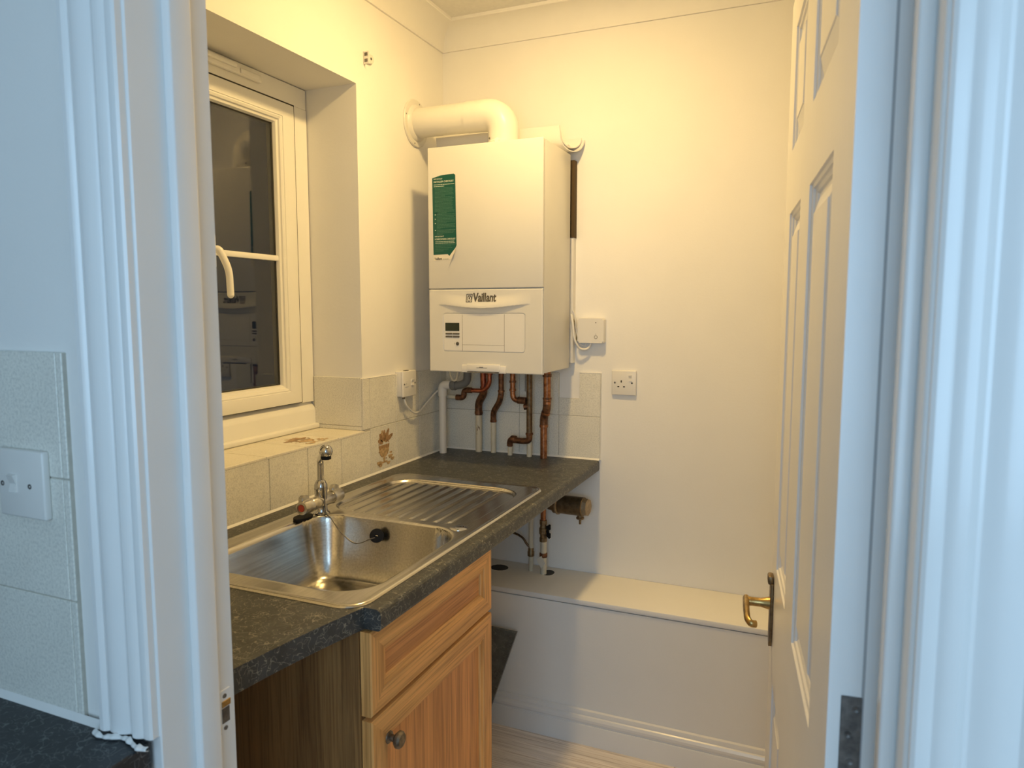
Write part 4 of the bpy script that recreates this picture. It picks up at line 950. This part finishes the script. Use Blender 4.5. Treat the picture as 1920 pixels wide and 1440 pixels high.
# A: painted foot, tarnished bend, two short red copper tails and a branch to the left
p = pipe_thing('heating_pipe', (0.160, -0.030, H0), 'cream painted pipe with chipped foot and dark bend, leftmost of the boiler pipes')
seg(p, 'painted_length', [(0.155, -0.030, H0+0.0005), (0.155, -0.030, 1.058)], 0.0125, 'paintpipe')
ringc(p, 'collar', (0.155, -0.030, 1.058), (0, 0, 1), 0.0145, 0.010, 'copperdark')
seg(p, 'bend', [(0.155, -0.030, 1.050), (0.155, -0.032, 1.095), (0.190, -0.060, 1.135), (0.194, -0.066, 1.160)], 0.0140, 'copperdark', 0.02)
seg(p, 'upper_length', [(0.194, -0.066, 1.150), (0.196, -0.074, 1.19), (0.196, -0.076, BT)], 0.0118, 'redcopper')
seg(p, 'second_tail', [(0.224, -0.082, BT), (0.224, -0.082, 1.172), (0.200, -0.080, 1.147), (0.125, -0.078, 1.147)], 0.0082, 'redcopper', 0.02)
ringc(p, 'nut', (0.224, -0.082, 1.215), (0, 0, 1), 0.0115, 0.014, 'redcopper'); ringc(p, 'nut', (0.196, -0.075, 1.222), (0, 0, 1), 0.0145, 0.014, 'copperdark')
seg(p, 'branch_elbow', [(0.150, -0.078, 1.147), (0.119, -0.078, 1.147), (0.117, -0.078, 1.118), (0.086, -0.076, 1.118)], 0.0108, 'copperdark', 0.014)
seg(p, 'branch', [(0.098, -0.076, 1.118), (0.012, -0.074, 1.122)], 0.0085, 'creampipe')
# B
p = pipe_thing('heating_pipe', (0.217, -0.030, H0), 'narrow cream pipe with copper swan-neck, second of the boiler pipes from the left')
seg(p, 'painted_length', [(0.2145, -0.028, H0+0.0005), (0.2145, -0.028, 1.030)], 0.0095, 'creampipe')
ringc(p, 'collar', (0.2145, -0.028, 1.030), (0, 0, 1), 0.0115, 0.009, 'copperdark')
seg(p, 'bend', [(0.2145, -0.028, 1.028), (0.2150, -0.030, 1.064), (0.255, -0.062, 1.108), (0.264, -0.068, 1.140)], 0.0108, 'copperdark', 0.022)
seg(p, 'upper_length', [(0.264, -0.068, 1.130), (0.265, -0.070, BT)], 0.0098, 'copperdark'); ringc(p, 'collar', (0.2645, -0.069, 1.148), (0, 0, 1), 0.0115, 0.008, 'copperdark')
# C
p = pipe_thing('brown_pipe', (0.374, -0.060, H0), 'brown upright pipe joined by a curved copper tail, turning left above the worktop')
seg(p, 'tail', [(0.3125, -0.075, BT), (0.3125, -0.075, 1.118), (0.360, -0.072, 1.118)], 0.0098, 'copper', 0.03, 14, 8)
ringc(p, 'collar', (0.3125, -0.075, 1.185), (0, 0, 1), 0.0115, 0.008, 'copperdark'); ringc(p, 'collar', (0.3125, -0.075, 1.155), (0, 0, 1), 0.0115, 0.008, 'copper')
seg(p, 'elbow_end', [(0.332, -0.0735, 1.1185), (0.363, -0.072, 1.118)], 0.0125, 'copperdark')
# D
seg(p, 'upright', [(0.3735, -0.066, BT), (0.3735, -0.066, 1.000)], 0.0108, 'bronze')
ringc(p, 'nut', (0.3735, -0.066, 1.228), (0, 0, 1), 0.0140, 0.012, 'copperdark')
seg(p, 'tee_stub', [(0.3735, -0.066, 1.098), (0.354, -0.070, 1.094)], 0.0105, 'copperdark')
seg(p, 'elbow', [(0.3735, -0.066, 1.000), (0.3735, -0.065, 0.972), (0.334, -0.060, 0.968), (0.294, -0.054, 0.972), (0.2905, -0.050, 0.946)], 0.0112, 'copperdark', 0.018, 14, 6)
ringc(p, 'collar', (0.3735, -0.066, 0.998), (0, 0, 1), 0.0128, 0.008, 'copperdark')
ringc(p, 'union_nut', (0.308, -0.056, 0.972), (1, -0.1, 0), 0.0135, 0.018, 'copperdark')
seg(p, 'stub', [(0.2905, -0.048, 0.952), (0.2905, -0.048, H0+0.0005)], 0.0088, 'creampipe')
p = pipe_thing('pipe_stub', (0.362, -0.04, H0), 'short cream pipe stub below the elbow of the brown pipe')
part('stub', lathe(NB(), (0.366, -0.047, H0+0.0005), (0, 0, 1), [(0, 0.0095), (0.056, 0.0095), (0.057, 0.007)], 14), M['creampipe'], p)
# E
p = pipe_thing('copper_pipe', (0.423, -0.05, H0), 'bright copper pipe with couplings, rightmost of the boiler pipes')
seg(p, 'lower_length', [(0.4235, -0.052, H0+0.0005), (0.4235, -0.052, 1.030)], 0.0125, 'copper')
ringc(p, 'collar', (0.4235, -0.052, 1.028), (0, 0, 1), 0.0145, 0.010, 'copper')
seg(p, 'offset', [(0.4235, -0.052, 1.022), (0.4240, -0.053, 1.060), (0.441, -0.070, 1.090), (0.4440, -0.074, 1.125)], 0.0142, 'copperdark', 0.014)
ringc(p, 'collar', (0.434, -0.062, 1.076), (0.35, -0.35, 1), 0.0150, 0.008, 'copper')
seg(p, 'upper_length', [(0.4440, -0.074, 1.110), (0.4440, -0.076, BT)], 0.0132, 'copper')
ringc(p, 'collar', (0.4440, -0.074, 1.130), (0, 0, 1), 0.0150, 0.007, 'copperdark'); ringc(p, 'nut', (0.4440, -0.0755, 1.212), (0, 0, 1), 0.0150, 0.010, 'copperdark')
seg(pipe_thing('thin_rod', (0.336, -0.03, 1.13), 'thin grey cable hanging under the boiler', 'cable'), 'cable', [(0.339, -0.02, BT), (0.338, -0.018, 1.145)], 0.0016, 'greyplastic', n=8)

# ---------------- under the worktop: valve pipe, thin pipe, filter body
p = pipe_thing('valve_pipe', (0.432, -0.078, 0.4915), 'cream pipe with brass stop valve and black lever under the worktop', 'pipe')
seg(p, 'lower_length', [(0.434, -0.078, 0.478), (0.434, -0.078, 0.625)], 0.0115, 'creampipe')
seg(p, 'upper_length', [(0.433, -0.078, 0.68), (0.433, -0.078, H0-WT-0.001)], 0.0100, 'copper')
vb = part('valve_body', lathe(NB(), (0.433, -0.078, 0.612), (0, 0, 1), [(0, 0.0140), (0.014, 0.0140), (0.016, 0.0120), (0.026, 0.0125), (0.030, 0.0155), (0.048, 0.0155), (0.052, 0.0125), (0.062, 0.0120), (0.064, 0.0140), (0.078, 0.0140)], 8), M['brassdull'], p, ang=15)
bm = NB(); box(bm, (0.446, -0.083, 0.630), (0.456, -0.075, 0.672), 0.002); lathe(bm, (0.444, -0.079, 0.651), (1, 0, 0), [(0, 0.006), (0.006, 0.006)], 10); box(bm, (0.452, -0.084, 0.626), (0.461, -0.074, 0.645), 0.002); box(bm, (0.452, -0.084, 0.657), (0.461, -0.074, 0.676), 0.002)
part('lever', bm, M['black'], vb)
bm = NB(); prism(bm, [(0.414, 0.546), (0.431, 0.562), (0.447, 0.535), (0.430, 0.516)], -0.0925, -0.0915, 'y'); part('paper_tag', bm, M['label'], p, sm=False)
ringc(p, 'clip', (0.434, -0.078, 0.562), (0, 0, 1), 0.0135, 0.016, 'copperdark')
p = pipe_thing('thin_pipe', (0.381, -0.066, 0.4915), 'thin cream pipe with small dark fitting, left of the brass stop valve', 'pipe')
seg(p, 'length', [(0.381, -0.066, 0.478), (0.381, -0.066, H0-WT-0.001)], 0.0085, 'creampipe')
f = part('fitting', lathe(NB(), (0.381, -0.066, 0.545), (0, 0, 1), [(0, 0.0085), (0.003, 0.0125), (0.018, 0.0125), (0.021, 0.0105), (0.030, 0.0105), (0.033, 0.0085)], 12), M['brassdull'], p)
seg(p, 'capillary', [(0.379, -0.070, 0.580), (0.366, -0.072, 0.592), (0.352, -0.070, 0.612), (0.320, -0.06, 0.622), (0.25, -0.05, 0.624)], 0.0042, 'bronze', 0.02)
p = pipe_thing('magnetic_filter', (0.53, -0.075, 0.72), 'brown brass filter body jutting out under the worktop corner, with drain key', 'filter')
fa = (1.0, -0.10, 0.02)
bm = NB(); lathe(bm, (0.400, -0.062, 0.752), fa, [(0.052, 0.024), (0.072, 0.027), (0.074, 0.034), (0.092, 0.035), (0.094, 0.0325), (0.185, 0.0335), (0.187, 0.031)], 28); part('body', bm, M['brassdull'], p)
ringc(p, 'seal_ring', (0.489, -0.071, 0.7538), fa, 0.0355, 0.006, 'bronzecap')
bm = NB(); lathe(bm, (0.5845, -0.0805, 0.7557), fa, [(0, 0.031), (0.002, 0.0315), (0.017, 0.0300), (0.019, 0.026), (0.019, 0)], 8); part('end_cap', bm, M['bronzecap'], p, ang=15)
bm = NB(); lathe(bm, (0.571, -0.079, 0.724), (0, 0, -1), [(0, 0.011), (0.006, 0.011), (0.007, 0.014), (0.013, 0.014), (0.014, 0.005), (0.032, 0.004)], 10); part('drain_key', bm, M['brassdull'], p)
seg(p, 'inlet', [(0.458, -0.0675, 0.7532), (0.456, -0.04, 0.753), (0.456, -0.002, 0.753)], 0.0115, 'copperdark', 0.02)

# ---------------- blind bracket on the wall right of the window
br = thing('blind_bracket', (0.008, -0.52, 2.19), 'small white roller blind bracket screwed to the wall beside the window', 'bracket')
bm = NB(); prism(bm, [(-0.505, 2.196), (-0.475, 2.199), (-0.468, 2.205), (-0.466, 2.212), (-0.468, 2.219), (-0.475, 2.225), (-0.505, 2.222)], 0.0020, 0.0090, 'x'); part('tab', bm, M['flue'], br, sm=False)
part('end_plate', bx((0.0005, -0.512, 2.188), (0.021, -0.509, 2.226), 0.0008), M['plastic'], br)
for zz in (2.194, 2.212): part('slot', bx((0.006, -0.5136, zz), (0.016, -0.5116, zz+0.009)), M['hinge'], br, sm=False)
part('screw', lathe(NB(), (0.0090, -0.482, 2.212), (1, 0, 0), [(0, 0.0042), (0.0015, 0.0035), (0.0008, 0)], 12), M['hinge'], br)

# ---------------- ceiling lamp of the room (above the frame)
LX, LY = 0.62, -0.72
lp = thing('ceiling_lamp', (LX, LY, CEIL), 'small round flush ceiling light with a warm glowing dome', 'lamp')
part('base_ring', lathe(NB(), (LX, LY, CEIL), (0, 0, -1), [(0, 0.075), (0.020, 0.075), (0.024, 0.070), (0.024, 0.058)], 32), M['plastic'], lp)
part('dome', lathe(NB(), (LX, LY, CEIL-0.022), (0, 0, -1), [(0, 0.060)]+[(0.019*math.sin(a), 0.060*math.cos(a)) for a in [PI/2*k/6 for k in range(1, 6)]]+[(0.019, 0)], 24), M['bulb'], lp)
